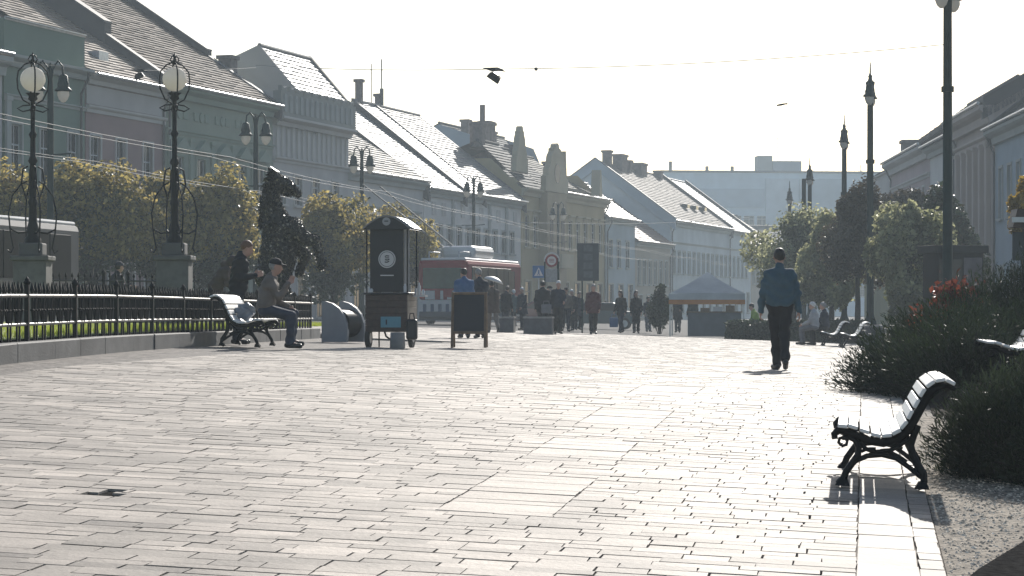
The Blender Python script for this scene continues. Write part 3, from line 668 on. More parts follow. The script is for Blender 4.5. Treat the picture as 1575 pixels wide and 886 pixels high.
for x in (36.2, 37.4): dm.tube([(x + .9 * math.cos(t), 5, Hh + 1.9 + 1.3 * math.sin(t)) for t in np.linspace(-1.2, 1.2, 8)], .06, 5)
dm.cyl((36.5, 5, Hh + .36), (36.5, 5, Hh + 1.9), .08, n=5); dm.build('aerial', ZINC, b.roofo)
b = Bld('back_house', 'low house with a flat roof just beyond the end of the white row', 285, 285, 1, 8, 10, GREYB, TILE_GREY, PALE, front=((27.5, 288, 0), (42, 296, 0)))
b.row(3, 5.4, [1.5 + 2.6 * i for i in range(6)], 1.1, 'plain'); b.roof(-.4, 8.3, 4, 10.6, 10, 8); b.walls([(4, b.z(10.5)), (10, b.z(8))], H=b.z(8.2)); b.cornice(8.2, .3, .3); b.chimney(3, 3.8, 10, 12, .9, .8)
# ---------------------------------------------------------------- trees and shrubs
def leafmat(name, c, c2, trans=.45, rough=.45):
    return mat(name, c, rough=rough, var=.3, scale=.9, c2=c2, trans=trans, attr='tone', attr_amt=.55)
L_BACKLIT = leafmat('backlit_gold_leaf', (.39, .30, .10), (.20, .18, .06), .6)  # gold of backlit rim leaves, sunlight put into the colour
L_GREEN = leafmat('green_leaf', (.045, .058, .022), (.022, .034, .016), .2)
L_MID = leafmat('mid_green_leaf', (.13, .135, .06), (.06, .07, .03), .45)
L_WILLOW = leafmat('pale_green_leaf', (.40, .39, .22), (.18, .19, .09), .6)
L_BROWN = leafmat('brown_leaf', (.085, .062, .034), (.035, .033, .02), .35)
L_YELLOW = leafmat('yellow_leaf', (.30, .20, .03), (.14, .10, .02), .5)
L_JUN = leafmat('juniper_needle', (.028, .042, .015), (.009, .016, .007), .22, .6)
L_JUN2 = leafmat('grey_juniper_needle', (.045, .06, .028), (.016, .024, .012), .22, .6)
L_RED = leafmat('red_leaf', (.22, .06, .035), (.11, .03, .02), .4)
BARK = mat('bark', (.045, .038, .032), .9, var=.35, scale=12, bump=1.0, bscale=40)
def leaf_quads(C, Nrm, size, asp=1.6):
    """diamond leaves, slightly folded, at C facing Nrm"""
    n = len(C); Nrm = Nrm / (np.linalg.norm(Nrm, axis=1, keepdims=True) + 1e-6)
    r = rng.normal(size=(n, 3)); T = np.cross(Nrm, r); T /= np.linalg.norm(T, axis=1, keepdims=True) + 1e-6
    B = np.cross(Nrm, T); s = (size * rng.uniform(.6, 1.3, n))[:, None]
    V = np.empty((n, 4, 3)); V[:, 0] = C - T * s * asp * .5; V[:, 1] = C + B * s * .5 + Nrm * s * .15; V[:, 2] = C + T * s * asp * .5; V[:, 3] = C - B * s * .5 + Nrm * s * .15
    return V.reshape(-1, 3), np.arange(4 * n).reshape(-1, 4)
def tree(name, label, X, D, h, cw, ch, leaf, n=7000, ls=.16, lean=0, group=None, lumps=16, low=.0, flat=1.0, trunk_r=.11, seed=1, droop=0, halo=None):
    """trunk + limbs, crown of leaf clumps. ch: crown height, cw: crown width"""
    rs = np.random.default_rng(seed); z0 = G(X, D) - .05
    root = empty(name, (X, D, z0), 0, label, 'tree', group)
    cz = h - ch / 2; C0 = []
    t = MB(); tp = [(0, 0, 0), (.03, .02, h * .25), (lean * .3, -.03, (h - ch) + .15), (lean * .6, .02, cz), (lean, 0, h - ch * .2)]
    t.tube(tp, [trunk_r * 1.35, trunk_r, trunk_r * .85, trunk_r * .55, trunk_r * .15], 9)
    t.build('trunk', BARK, root)
    for i in range(lumps):
        a = rs.uniform(0, 6.283); u = rs.uniform(-1, 1); rr = rs.uniform(.35, .80)
        if i < lumps * .6: rr = rs.uniform(.60, .80) if lumps >= 20 else rs.uniform(.55, 1.0)
        q = np.array([math.cos(a) * math.sqrt(1 - u*u) * cw/2 * rr + lean * .6, math.sin(a) * math.sqrt(1 - u*u) * cw/2 * rr * flat, cz + u * ch/2 * rr]); C0.append(q)
    lm = MB()
    for q in C0[:9]:
        b = Vector((lean * .3, -.03, (h - ch) + rs.uniform(.0, .5))); e = Vector(q)
        lm.tube([b, b.lerp(e, .5) + Vector((0, 0, .15)), e], [trunk_r * .5, trunk_r * .3, trunk_r * .1], 5)
    lm.build('limb', BARK, root)['kind'] = 'stuff'
    P = []; per = n // (lumps + 1)
    for i, q in enumerate(C0):
        r = cw * (rs.uniform(.17, .29) if lumps >= 20 else rs.uniform(.11, .25)); d = rs.normal(size=(per, 3)); d /= np.linalg.norm(d, axis=1, keepdims=True)
        rad = r * rs.uniform(.15, 1.12, per) ** .45
        p = q + d * rad[:, None] * np.array([1, flat, ch / cw * 1.05])
        if droop: p[:, 2] -= droop * rs.uniform(0, 1, per) ** 2
        P.append(p)
    d = rs.normal(size=(per, 3)); d /= np.linalg.norm(d, axis=1, keepdims=True)
    P.append(np.array([lean * .6, 0, cz]) + d * (rs.uniform(.1, 1, per) ** .5)[:, None] * np.array([cw * .36, cw * .36 * flat, ch * .38]))
    P = np.concatenate(P); P = P[P[:, 2] > h - ch * (1 + low)]
    ctr = np.array([lean * .6, 0, cz]); N = (P - ctr) / np.array([cw, cw * flat, ch]) + rs.normal(0, .45, P.shape) + np.array([0, 0, .15])
    V, Fq = leaf_quads(P, N, ls)
    tone = np.repeat(np.clip(rs.normal(.5, .22, len(P)), 0, 1), 4)
    mats = [leaf] + ([halo] if halo else [])
    me = np_mesh('crown', V, Fq, mats, False, {'tone': tone})
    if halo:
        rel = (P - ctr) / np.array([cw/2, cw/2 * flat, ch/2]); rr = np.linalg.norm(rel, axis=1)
        sel = (rr > (.62 if ls < .17 else .74)) & (rel[:, 2] > -.5) & (rs.uniform(0, 1, len(P)) < .85)  # outer, upper leaves take the halo; gold there paints in backlight
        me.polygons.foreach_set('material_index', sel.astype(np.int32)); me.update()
    put('crown', me, root); return root
gl = 'trees along the left road'
def xt(x, D): return ax(x, D)
def top(y, D, X): return EYE + (474 - y) / 3500 * D - G(X, D)
spec = [  # name,label, px centre, D, top px, width px, crown height m, leaf, halo, seed
 ('hedge_tree', 'broad golden edged tree at the left edge behind the white bus roof', 5, 84, 258, 150, 4.6, L_BROWN, L_BACKLIT, 3),
 ('hedge_tree', 'widest golden edged tree, between the two globe lamps and behind the bus', 140, 86, 248, 205, 4.9, L_GREEN, L_BACKLIT, 4),
 ('hedge_tree', 'round golden edged tree behind the second globe lamp post', 258, 88, 276, 120, 4.2, L_GREEN, L_BACKLIT, 5),
 ('hedge_tree', 'round golden edged tree just left of the horse statue', 335, 90, 268, 125, 4.4, L_GREEN, L_BACKLIT, 6),
 ('hedge_tree', 'orange tinted round tree between the horse statue and the coffee cart', 512, 95, 302, 115, 4.2, L_GREEN, L_BACKLIT, 7),
 ('hedge_tree', 'dark tree above the coffee cart roof beside the trolley poles', 610, 112, 318, 130, 3.9, L_BROWN, L_BACKLIT, 8)]
for nm, lb, x, D, ty, wpx, ch, lf, ha, sd in spec:
    X = xt(x, D); wm = wpx / 3500 * D
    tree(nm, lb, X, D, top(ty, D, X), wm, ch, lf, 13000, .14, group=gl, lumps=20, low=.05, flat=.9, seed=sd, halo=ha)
gr = 'trees along the right pavement'
spec = [
 ('willow_tree', 'pale green feathery tree behind the walking man in the blue jacket', 1220, 108, 318, 158, 4.8, L_MID, L_WILLOW, 11, .16),
 ('street_tree', 'pale loose tree with sunlit leaves just right of the walking man', 1278, 100, 345, 90, 3.8, L_WILLOW, L_WILLOW, 12, .17),
 ('street_tree', 'brown crowned tree between the two middle lamp posts', 1318, 92, 308, 92, 3.4, L_BROWN, L_BROWN, 13, .15),
 ('street_tree', 'broad green tree behind the second lamp post and left of the ticket kiosk', 1400, 84, 318, 120, 4.3, L_MID, L_WILLOW, 14, .17),
 ('street_tree', 'dark green tree behind the tallest lamp post and the kiosk', 1462, 90, 316, 105, 4.0, L_BROWN, L_GREEN, 15, .17),
 ('street_tree', 'tree with a reddish brown top in front of the lilac house', 1395, 102, 300, 78, 3.0, L_BROWN, L_BROWN, 16, .15)]
for nm, lb, x, D, ty, wpx, ch, lf, ha, sd, ls in spec:
    X = xt(x, D); wm = wpx / 3500 * D * 1.12
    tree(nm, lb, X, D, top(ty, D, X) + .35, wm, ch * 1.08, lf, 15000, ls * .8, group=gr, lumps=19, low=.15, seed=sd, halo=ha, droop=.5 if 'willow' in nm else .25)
X = xt(1590, 60); tree('yellow_tree', 'yellow leaved tree at the right edge in front of the pale blue house', X, 60, top(262, 60, X), 1.75, 2.0, L_YELLOW, 3500, .13, seed=21, trunk_r=.07, halo=L_YELLOW)

def juniper(name, label, X, D, parts, leaf, n=9000, seed=1, ls=.16, cat='shrub'):
    """spreading conifer: sprays of narrow needles fanning out from woody stems. parts: (dx, dy, w, d, h, up)"""
    rs = np.random.default_rng(seed); z0 = G(X, D) - .05; root = empty(name, (X, D, z0), 0, label, cat)
    st = MB(); VV = []; FF = []; TT = []; base = 0; tot = sum(p[2] * p[4] for p in parts)
    for dx, dy, w_, d_, h_, up in parts:
        k = int(n * w_ * h_ / tot / 26)
        a = rs.uniform(0, 6.283, k); r = rs.uniform(0, 1, k) ** .5; el = rs.uniform(.0, 1, k) ** .7
        tip = np.c_[dx + np.cos(a) * w_/2 * r, dy + np.sin(a) * d_/2 * r, h_ * (1 - .62 * r ** 2.2) * (.28 + .72 * el)]
        tip += rs.normal(0, .05, tip.shape); tip[:, 2] = np.maximum(tip[:, 2], .10)
        root_p = np.c_[dx + (tip[:, 0] - dx) * .25, dy + (tip[:, 1] - dy) * .25, tip[:, 2] * .3]
        for j in range(0, k, 9): st.tube([root_p[j], (root_p[j] + tip[j]) / 2 + np.array([0, 0, .03]), tip[j]], [.018, .012, .004], 4)
        dirs = tip - root_p; dirs /= np.linalg.norm(dirs, axis=1, keepdims=True)
        dirs[:, 2] += up; dirs /= np.linalg.norm(dirs, axis=1, keepdims=True)
        m_ = 26
        t = rs.uniform(-.65, .25, (k, m_, 1)); off = rs.normal(0, .05, (k, m_, 3))
        Pq = tip[:, None] + dirs[:, None] * t * .5 + off * (1.1 - t)
        dq = dirs[:, None] + rs.normal(0, .42, (k, m_, 3)); dq /= np.linalg.norm(dq, axis=2, keepdims=True)
        Pq = Pq.reshape(-1, 3); dq = dq.reshape(-1, 3); Pq[:, 2] = np.maximum(Pq[:, 2], .03)
        sd = np.cross(dq, rs.normal(size=dq.shape)); sd /= np.linalg.norm(sd, axis=1, keepdims=True) + 1e-6
        L = ls * rs.uniform(.5, 1.2, (len(Pq), 1)); W = L * .085
        V = np.empty((len(Pq), 4, 3)); V[:, 0] = Pq - dq * L * .5; V[:, 1] = Pq + sd * W; V[:, 2] = Pq + dq * L * .6; V[:, 3] = Pq - sd * W
        VV.append(V.reshape(-1, 3)); FF.append(np.arange(4 * len(Pq)).reshape(-1, 4) + base); base += 4 * len(Pq)
        TT.append(np.repeat(np.clip(rs.normal(.5, .25, k), 0, 1), m_ * 4))
    st.build('stem', BARK, root)['kind'] = 'stuff'
    put('foliage', np_mesh('foliage', np.concatenate(VV), np.concatenate(FF), leaf, False, {'tone': np.concatenate(TT)}), root)
    return root
juniper('juniper_shrub', 'large spreading dark green juniper shrub beside the paving, behind the near bench', 5.6, 26.2,
        [(-.6, -1.2, 2.0, 1.8, .95, .3), (.5, -.3, 2.4, 2.4, 1.15, .3), (1.5, 1.6, 2.2, 2.2, 1.25, .35), (-1.2, -.2, 1.3, 1.6, .75, .25), (2.6, 2.2, 2.0, 2.2, 1.4, .4), (-.2, 1.4, 2.2, 1.6, 1.15, .4)], L_JUN, 150000, 31, .09)
juniper('juniper_shrub', 'tall feathery grey green juniper rising at the right edge above the spreading one', 6.85, 31,
        [(0, 0, 1.6, 1.6, 1.7, .8), (-.5, -.5, 1.4, 1.4, 1.5, .6), (.6, .2, 1.6, 1.6, 2.0, .8)], L_JUN2, 60000, 32, .09)
juniper('juniper_shrub', 'near dark juniper bush spreading behind the back of the near bench', 4.0, 16.6,
        [(0, 0, 1.5, 1.6, .92, .35), (-.45, -.1, .9, 1.2, .70, .3), (.7, .3, 1.4, 1.6, .95, .35), (-.1, -.55, 1.0, .9, .62, .2), (.3, .9, 1.2, 1.0, .85, .3)], L_JUN2, 140000, 33, .07)
# red leaved barberry
def bush(name, label, X, D, w_, d_, h_, leaf, n, ls, seed):
    rs = np.random.default_rng(seed); z0 = G(X, D) - .03; root = empty(name, (X, D, z0), 0, label, 'shrub'); st = MB(); P = []
    for i in range(26):
        a = rs.uniform(0, 6.283); r = rs.uniform(.2, 1); e = np.array([math.cos(a) * w_/2 * r, math.sin(a) * d_/2 * r, h_ * (1 - .45 * r * r) * rs.uniform(.8, 1.05)])
        st.tube([(e[0] * .15, e[1] * .15, 0), (e[0] * .6, e[1] * .6, e[2] * .6), e], [.015, .01, .004], 4)
        k = n // 26; t = rs.uniform(.35, 1.03, (k, 1)); P.append(e * t * np.array([1, 1, 1]) + rs.normal(0, .07, (k, 3)))
    st.build('stem', BARK, root)['kind'] = 'stuff'
    P = np.concatenate(P); P[:, 2] = np.maximum(P[:, 2], .03); V, Fq = leaf_quads(P, rs.normal(size=P.shape) + np.array([0, 0, .5]), ls)
    put('foliage', np_mesh('foliage', V, Fq, leaf, False, {'tone': np.repeat(np.clip(rs.normal(.5, .25, len(P)), 0, 1), 4)}), root)
bush('barberry_shrub', 'low red leaved shrub glowing behind the big spreading juniper', ax(1474, 31), 31, 1.45, 1.0, 1.38, L_RED, 9000, .055, 41)
bush('green_shrub', 'grey green low shrub growing under the yellow tree', ax(1590, 36), 36, 1.5, 1.2, 1.2, L_GREEN, 5000, .07, 42)
# ---------------------------------------------------------------- fence and low wall
CONC = mat('wall_concrete', (.14, .136, .13), .8, var=.2, scale=5, bump=.6, bscale=40, stain=.45)
D0, D1 = 21.5, 49.0
wr = empty('low_wall', (fenceX(D0), D0, 0), 0, 'low wall of grey stone blocks under the iron fence', 'wall')
D = D0; fdir = Vector((.06, 1, 0)).normalized(); fn = Vector((1, -.06, 0)).normalized()
while D < D1:
    e = min(D + random.uniform(1.2, 1.7), D1)
    P0, P1 = Vector((fenceX(D), D + .006, 0)), Vector((fenceX(e), e - .006, 0)); m = MB(); zb0, zb1 = G(P0.x, D) - .1, G(P1.x, e) - .1; zt0, zt1 = wallZ(D), wallZ(e)
    q = lambda p, s, z: (p.x + fn.x * s - wr.location.x, p.y + fn.y * s - wr.location.y, z)
    pr = random.uniform(-.008, .008); a, b = .06 + pr, -.24; c = .015
    sec0 = [q(P0, a, zb0), q(P0, a, zt0 - c), q(P0, a - c, zt0), q(P0, b, zt0), q(P0, b, zb0)]; sec1 = [q(P1, a, zb1), q(P1, a, zt1 - c), q(P1, a - c, zt1), q(P1, b, zt1), q(P1, b, zb1)]
    m.add(sec0 + sec1, [(4, 3, 2, 1, 0), (5, 6, 7, 8, 9)] + [(i, (i + 1) % 5, 5 + (i + 1) % 5, 5 + i) for i in range(5)])
    m.build('wall_block', CONC, wr); D = e
def fence_run(root, pts, zf, H, gap, post_every, rails, picket_me, post_me, rail_r=.022, limit=300):
    """pts: line of the fence (x, y); zf: height of its foot"""
    L = [0]
    for a, b in zip(pts[:-1], pts[1:]): L.append(L[-1] + (Vector(b) - Vector(a)).length)
    def P(s):
        for i in range(len(pts) - 1):
            if s <= L[i + 1] + 1e-6:
                t = (s - L[i]) / (L[i + 1] - L[i]); p = Vector(pts[i]).lerp(Vector(pts[i + 1]), t); d = Vector(pts[i + 1]) - Vector(pts[i]); return p, math.atan2(d.y, d.x)
    ox = root.location; n = int(L[-1] / gap); k = 0
    for i in range(n + 1):
        p, an = P(min(i * gap, L[-1])); z = zf(p.x, p.y); post = i % post_every == 0
        o = put('post' if post else 'picket', post_me if post else picket_me, root, (p.x - ox.x, p.y - ox.y, z - ox.z), an)
    for hh, r in rails:
        line = []
        s = 0.0
        while s < L[-1]: p, _ = P(s); line.append((p.x - ox.x, p.y - ox.y, zf(p.x, p.y) - ox.z + hh)); s += 1.2
        p, _ = P(L[-1]); line.append((p.x - ox.x, p.y - ox.y, zf(p.x, p.y) - ox.z + hh))
        MB().tube(line, r, 6).build('rail', RAILM, root)
RAILM = mat('worn_iron_rail', (.03, .03, .032), .3, var=.3, spec=.7)
pk = MB()
for s in (-.055, .055): pk.box(s - .011, s + .011, -.010, .010, 0, .19)
pk.box(-.07, .07, -.009, .009, .186, .204)
for s in (-.055, .055):
    pk.tube([(s, 0, .2), (s * 1.2, 0, .30), (s * .9, 0, .42), (s * .4, 0, .5), (0, 0, .55)], .018, 6)
    pk.tube([(s, 0, .2), (s * 1.9, 0, .24), (s * 2.6, 0, .34), (s * 2.7, 0, .6)], .015, 6); pk.lathe([(.012, .56), (.03, .60), (.02, .63), (.004, .69)], 6, (s * 2.7, 0, 0))
    pk.lathe([(.0, .335), (.03, .365), (.0, .395)], 6, (s * 2.6, 0, 0))
pk.cyl((0, 0, .2), (0, 0, .62), .014, n=6); pk.lathe([(.012, .55), (.03, .60), (.02, .63), (.004, .70)], 6); pk.lathe([(.0, .335), (.026, .365), (.0, .395)], 6)
pkm = pk.mesh('picket', IRON)
po = MB(); po.box(-.026, .026, -.026, .026, 0, .66); po.lathe([(.03, .66), (.05, .69), (.03, .71), (.03, .72), (.006, .755)], 8); pom = po.mesh('post', IRON)
fr = empty('iron_fence', (fenceX(D0), D0, 0), 0, 'black wrought iron fence with spear tips on the low stone wall', 'fence')
fence_run(fr, [(fenceX(d) - .09 * fn.x, d) for d in (22, 30, 40, 48.9)], lambda x, y: wallZ(y) - .004, .6, .37, 6, [(.2, .02), (.53, .024)], pkm, pom)
# railing round the lamp plinths, farther back on the lawn
pk = MB(); pk.box(-.011, .011, -.011, .011, 0, 1.06); pk.lathe([(.012, 1.06), (.03, 1.09), (.004, 1.17)], 6); pk2 = pk.mesh('picket', IRON)
po = MB(); po.box(-.03, .03, -.03, .03, 0, 1.12); po.lathe([(.03, 1.12), (.055, 1.16), (.0, 1.24)], 8); po2 = po.mesh('post', IRON)
lawnz = lambda x, y: wallZ(y) + .0
for i, (xa, xb, Dr) in enumerate(((62, 188, 47.5), (196, 304, 48.5))):
    r2 = empty('iron_railing', (ax(xa, Dr), Dr, 0), 0, ('waist high iron railing on the lawn in front of the first globe lamp', 'waist high iron railing on the lawn in front of the second globe lamp')[i], 'railing', 'railings round the globe lamps')
    fence_run(r2, [(ax(xa, Dr), Dr), (ax(xb, Dr + .5), Dr + .5)], lawnz, 1.1, .13, 10, [(.12, .014), (1.0, .02)], pk2, po2)

# ---------------------------------------------------------------- globe lamps
def globe_lamp(x, gy, D, label, plinth_w):
    X = ax(x, D); z0 = wallZ(D) - .06; root = empty('globe_lamp', (X, D, z0), 0, label, 'street lamp', 'globe lamps on stone plinths'); zg = EYE + (474 - gy) / 3500 * D - z0
    zb = EYE + (474 - 374) / 3500 * D - z0             # foot of the post on the plinth
    PST = mat('plinth_stone', (.13, .125, .12), .8, var=.25, scale=5, bump=.5, stain=.4); p = MB(); w_ = plinth_w
    p.cbox(-w_/2, w_/2, -w_/2, w_/2, 0, zb - .36, .02); p.cbox(-w_/2 - .06, w_/2 + .06, -w_/2 - .06, w_/2 + .06, zb - .358, zb - .26, .02); p.cbox(-w_*.36, w_*.36, -w_*.36, w_*.36, zb - .258, zb, .03)
    p.build('plinth', PST, root)
    s = MB(); s.lathe([(.17, zb), (.17, zb + .08), (.11, zb + .16), (.125, zb + .3), (.09, zb + .42), (.08, zb + .75), (.105, zb + .82), (.075, zb + .9), (.062, zb + 1.6), (.1, zb + 1.66), (.058, zb + 1.76), (.05, zg - 1.2), (.085, zg - 1.12), (.048, zg - 1.05), (.045, zg - .45), (.10, zg - .40), (.08, zg - .34), (.15, zg - .28)], 14)
    s.build('post', IRON, root)
    sc_ = MB()
    for k in range(4):
        a = k * math.pi / 2 + .5; M = Matrix.Rotation(a, 4, 'Z')
        sc_.tube([(.12, 0, zb + 1.25), (.25, 0, zb + 1.18), (.42, 0, zb + .95), (.5, 0, zb + .6), (.46, 0, zb + .2), (.40, 0, zb - .1), (.45, 0, zb - .2), (.52, 0, zb - .15)], .017, 7, M=M)
        sc_.tube([(.12, 0, zb + .22), (.3, 0, zb + .2), (.46, 0, zb + .28)], .02, 6, M=M)
        sc_.tube([(.1, 0, zb + 1.55), (.2, 0, zb + 1.5), (.24, 0, zb + 1.2), (.14, 0, zb + .9)], .018, 6, M=M)
    sc_.build('scroll_bracket', IRON, root)['kind'] = 'stuff'
    g = MB(); g.lathe([(.25 * math.sin(t), -.25 * math.cos(t)) for t in np.linspace(.25, math.pi - .02, 18)], 24, (0, 0, zg)); g.build('globe', MILK, root)
    c = MB()
    for k in range(4):
        M = Matrix.Rotation(k * math.pi / 2 + .35, 4, 'Z')
        c.tube([(.06, 0, zg - .5), (.2, 0, zg - .42), (.3, 0, zg - .2), (.315, 0, zg), (.29, 0, zg + .16), (.16, 0, zg + .3), (.05, 0, zg + .34)], .016, 6, M=M)
        c.tube([(.05, 0, zg - .62), (.2, 0, zg - .66), (.31, 0, zg - .6), (.2, 0, zg - .54), (.05, 0, zg - .52)], .016, 6, M=M)
        c.tube([(.03, 0, zg + .3), (.09, 0, zg + .4), (.05, 0, zg + .48), (0, 0, zg + .5)], .014, 5, M=M)
    c.lathe([(.04, .32), (.06, .36), (.02, .42), (.03, .46), (.0, .56)], 8, (0, 0, zg)); c.build('cage', IRON, root)['kind'] = 'stuff'
globe_lamp(50, 122, 46, 'black globe lamp at the left edge with its plinth in front of the white bus', .66)
globe_lamp(268, 122, 47, 'black globe lamp nearer to the horse statue, trees behind its post', .66)

# ---------------------------------------------------------------- green lamps
def lamp_parts(root, z, arm, ang, s=1.0, glow=False, spike=.9):
    """two swan necks with bell heads; z = bottom of the glass"""
    for sg in (-1, 1):
        M = Matrix.Rotation(ang, 4, 'Z'); a = MB()
        a.tube([(0, 0, z + .35*s), (sg*arm*.22, 0, z + 1.0*s), (sg*arm*.6, 0, z + 1.22*s), (sg*arm*.92, 0, z + 1.05*s), (sg*arm, 0, z + .75*s)], .035*s, 7, M=M)
        a.build('arm', GREEN_IRON, root)
        h = MB(); c = M @ Vector((sg*arm, 0, z))
        h.lathe([(.055*s, .78*s), (.15*s, .72*s), (.17*s, .52*s), (.2*s, .46*s), (.19*s, .36*s), (.21*s, .33*s), (.29*s, .25*s), (.29*s, .22*s), (.2*s, .2*s)], 14, c)
        ho_ = h.build('lamp_head', GREEN_IRON, root)
        g = MB(); g.lathe([(.19*s, .2*s), (.2*s, .08*s), (.15*s, -.06*s), (.06*s, -.15*s), (0, -.17*s)], 14, c); g.build('lamp_glass', MILK, ho_)
ly = [(77, 150, 75.5), (393, 217, 96), (556, 262, 117), (728, 300, 143), (858, 335, 176), (1045, 369, 230), (1140, 392, 300)]
ll = ['tall green double lamp post just right of the first globe lamp', 'green double lamp post left of the horse statue', 'green double lamp post rising behind the coffee cart', 'green double lamp post in front of the bright roofed house', 'green double lamp post in front of the ochre house', 'small far double lamp post above the market tent', 'farthest tiny double lamp post at the edge of the feathery tree']
for (x, y, D), lb in zip(ly, ll):
    X = ax(x, D); z0 = G(X, D); root = empty('double_street_lamp', (X, D, z0), 0, lb, 'street lamp', 'green double lamps along the left road'); z = EYE + (474 - y) / 3500 * D - z0
    ps = MB(); ps.lathe([(.2, 0), (.2, .7), (.14, .8), (.12, 2.2), (.105, z), (.085, z + .5), (.05, z + .9), (.07, z + .95), (.02, z + 1.15)], 12); ps.build('post', GREEN_IRON, root)
    lamp_parts(root, z, .42, .15)
    cr = MB().tube([(-.75, 0, z - 1.9), (.2, 0, z - 1.9), (.7, 0, z - 1.85)], .03, 6); cr.build('cross_arm', GREEN_IRON, root)
ry = [(1457, 8, 61.6, 14.5), (1338, 158, 87.8, 14), (1298, 226, 110.6, 13), (1245, 282, 138, 12), (1214, 312, 166, 12)]
rl = ['nearest and tallest green lamp post, its head cut by the top of the picture', 'second green lamp post with spike finial, behind the walking man on his right', 'third green lamp post with spike finial, rising over the loose pale trees', 'slim far lamp post with spike finial over the feathery tree', 'farthest small lamp post with only its spiked head above the feathery tree']
for i, ((x, y, D, wpx), lb) in enumerate(zip(ry, rl)):
    X = ax(x, D); z0 = G(X, D) - .05; root = empty('tall_street_lamp', (X, D, z0), 0, lb, 'street lamp', 'green lamp posts along the right pavement'); z = EYE + (474 - y) / 3500 * D - z0; r = .125
    ps = MB(); ps.lathe([(.24, 0), (.24, .8), (.17, .95), (r * 1.12, 1.1), (r, z - 2.5), (r * .93, z + .4), (r * 1.3, z + .44), (r * 1.1, z + .55), (r * 1.5, z + .78), (r * .8, z + .85), (.07, z + .95), (.09, z + 1.02), (.035, z + 1.1), (.025, z + 1.5), (.005, z + 1.62)], 16); ps.build('post', GREEN_IRON, root)
    lamp_parts(root, z, .5, 1.05 if i == 0 else 1.35, .88)
    bd = MB().cyl((0, 0, z - 2.35), (0, 0, z - 2.2), r + .05, n=14); bd.build('clamp', GREEN_IRON, root)
p2 = ax(1236, 130); root = empty('wire_pole', (p2, 130, G(p2, 130)), 0, 'plain dark pole standing beside the slim far lamp post', 'pole'); MB().lathe([(.14, 0), (.12, EYE + (474-275)/3500*130 - G(p2, 130))], 10).build('pole_shaft', GREEN_IRON, root)

# ---------------------------------------------------------------- overhead wires
def wire(pts, r=.014, label='', n=18, sag=.12, group='trolley wires over the left road', cat='wire', name='trolley_wire'):
    m = MB(); line = []
    for a, b in zip(pts[:-1], pts[1:]):
        a, b = Vector(a), Vector(b)
        for i in range(n): t = i / n; p = a.lerp(b, t); p.z -= sag * 4 * t * (1 - t); line.append(p)
    line.append(Vector(pts[-1])); m.tube(line, r, 5)
    o = m.build(name, GALV); tag(o, label, cat, group)
def roadX(D, off): return -12.9 + .2 * (D - 57) - off
lab = ['upper pair of trolley wires, line nearer the square', 'upper pair of trolley wires, line nearer the houses', 'lower pair of trolley wires, line nearer the square', 'lower pair of trolley wires, line nearer the houses']
for k, (off, h) in enumerate(((0, 5.0), (.62, 5.0), (4.4, 4.85), (5.0, 4.85))):
    pts = [(roadX(D, off), D, EYE + h + (G(roadX(D, off), D) - G(roadX(57, off), 57))) for D in (46, 75, 96, 117, 143, 176, 205, 235)]
    wire(pts, .010, lab[k] + ', running down the left road')
def span(a, b, label, r=.012, sag=.3): wire([a, b], r, label, 24, sag, 'span wires across the square', 'wire', 'span_wire')
D1_ = 61.6; lampA = Vector((ax(1457, D1_), D1_, EYE + (474 - 68) / 3500 * D1_)); lampB = Vector((ax(393, 96), 96, EYE + (474 - 104)/3500*96))
def hang_lamp(p, s, label, tilt=.6):
    root = empty('hanging_lamp', p, 0, label, 'lamp', 'lamps hung on span wires')
    M = Matrix.Translation((0, 0, -.28 * s)) @ Matrix.Rotation(tilt, 4, 'Y') @ Matrix.Rotation(.3, 4, 'X')
    hb = MB(); hb.prism([(-.34*s, 0, -.18*s), (.34*s, 0, -.18*s), (.30*s, 0, .12*s), (.12*s, 0, .2*s), (-.16*s, 0, .2*s), (-.30*s, 0, .08*s)], (0, .3*s, 0), M=Matrix.Translation((0, 0, -.14*s)) @ M); hb.build('lamp_housing', IRON, root)
    br = MB(); br.prism([(-.62*s, 0, .06*s), (-.1*s, 0, -.12*s), (.25*s, 0, -.1*s), (.62*s, 0, -.14*s), (.3*s, 0, .04*s), (.2*s, 0, .08*s)], (0, .08*s, 0)); br.cyl((-.02*s, .05, -.1*s), (-.02*s, .05, -.32*s), .025*s, n=6); br.build('bracket', IRON, root)
D = 70; hl = at(759, 106, D); span(lampA, hl + Vector((0, .04, 0)), 'thin span wire from the nearest tall lamp to the hanging lamp', .013, .15)
span(hl + Vector((0, .04, 0)), at(393, 100, 96), 'thin span wire from the hanging lamp to the left lamps', .014, .1)
hang_lamp(hl, .62, 'dark hanging lamp tilted on a span wire in the middle of the sky')
nb = MB(); nb.lathe([(0, -.06), (.05, -.03), (.055, .03), (0, .06)], 10); tag(nb.build('wire_insulator', IRON, None, at(824, 106.2, 69.2)), 'small dark insulator knob on the span wire right of the hanging lamp', 'insulator')
D = 88; h2 = at(1199, 161, D); lampC = Vector((ax(1338, 87.8), 87.8, EYE + (474 - 149) / 3500 * 87.8)); span(h2, lampC, 'thin span wire to the second lamp post', .009, .05)
hm_ = MB(); hm_.tube([(-.12, 0, -.03), (.05, 0, .0), (.3, 0, .05)], [.03, .045, .02], 8); tag(hm_.build('wire_insulator', IRON, None, h2), 'small dark insulator at the loose end of the span wire by the second lamp post', 'insulator')
h3 = at(213, 108, 78); span(at(-40, 90, 70), h3, 'span wire at upper left leading to the lamp before the roofs', .006, .05); span(h3, lampB, 'span wire from the lamp before the roofs to the second double lamp', .006, .05)
hang_lamp(h3, .5, 'dark hanging lamp in front of the brown tiled roof', -.5)
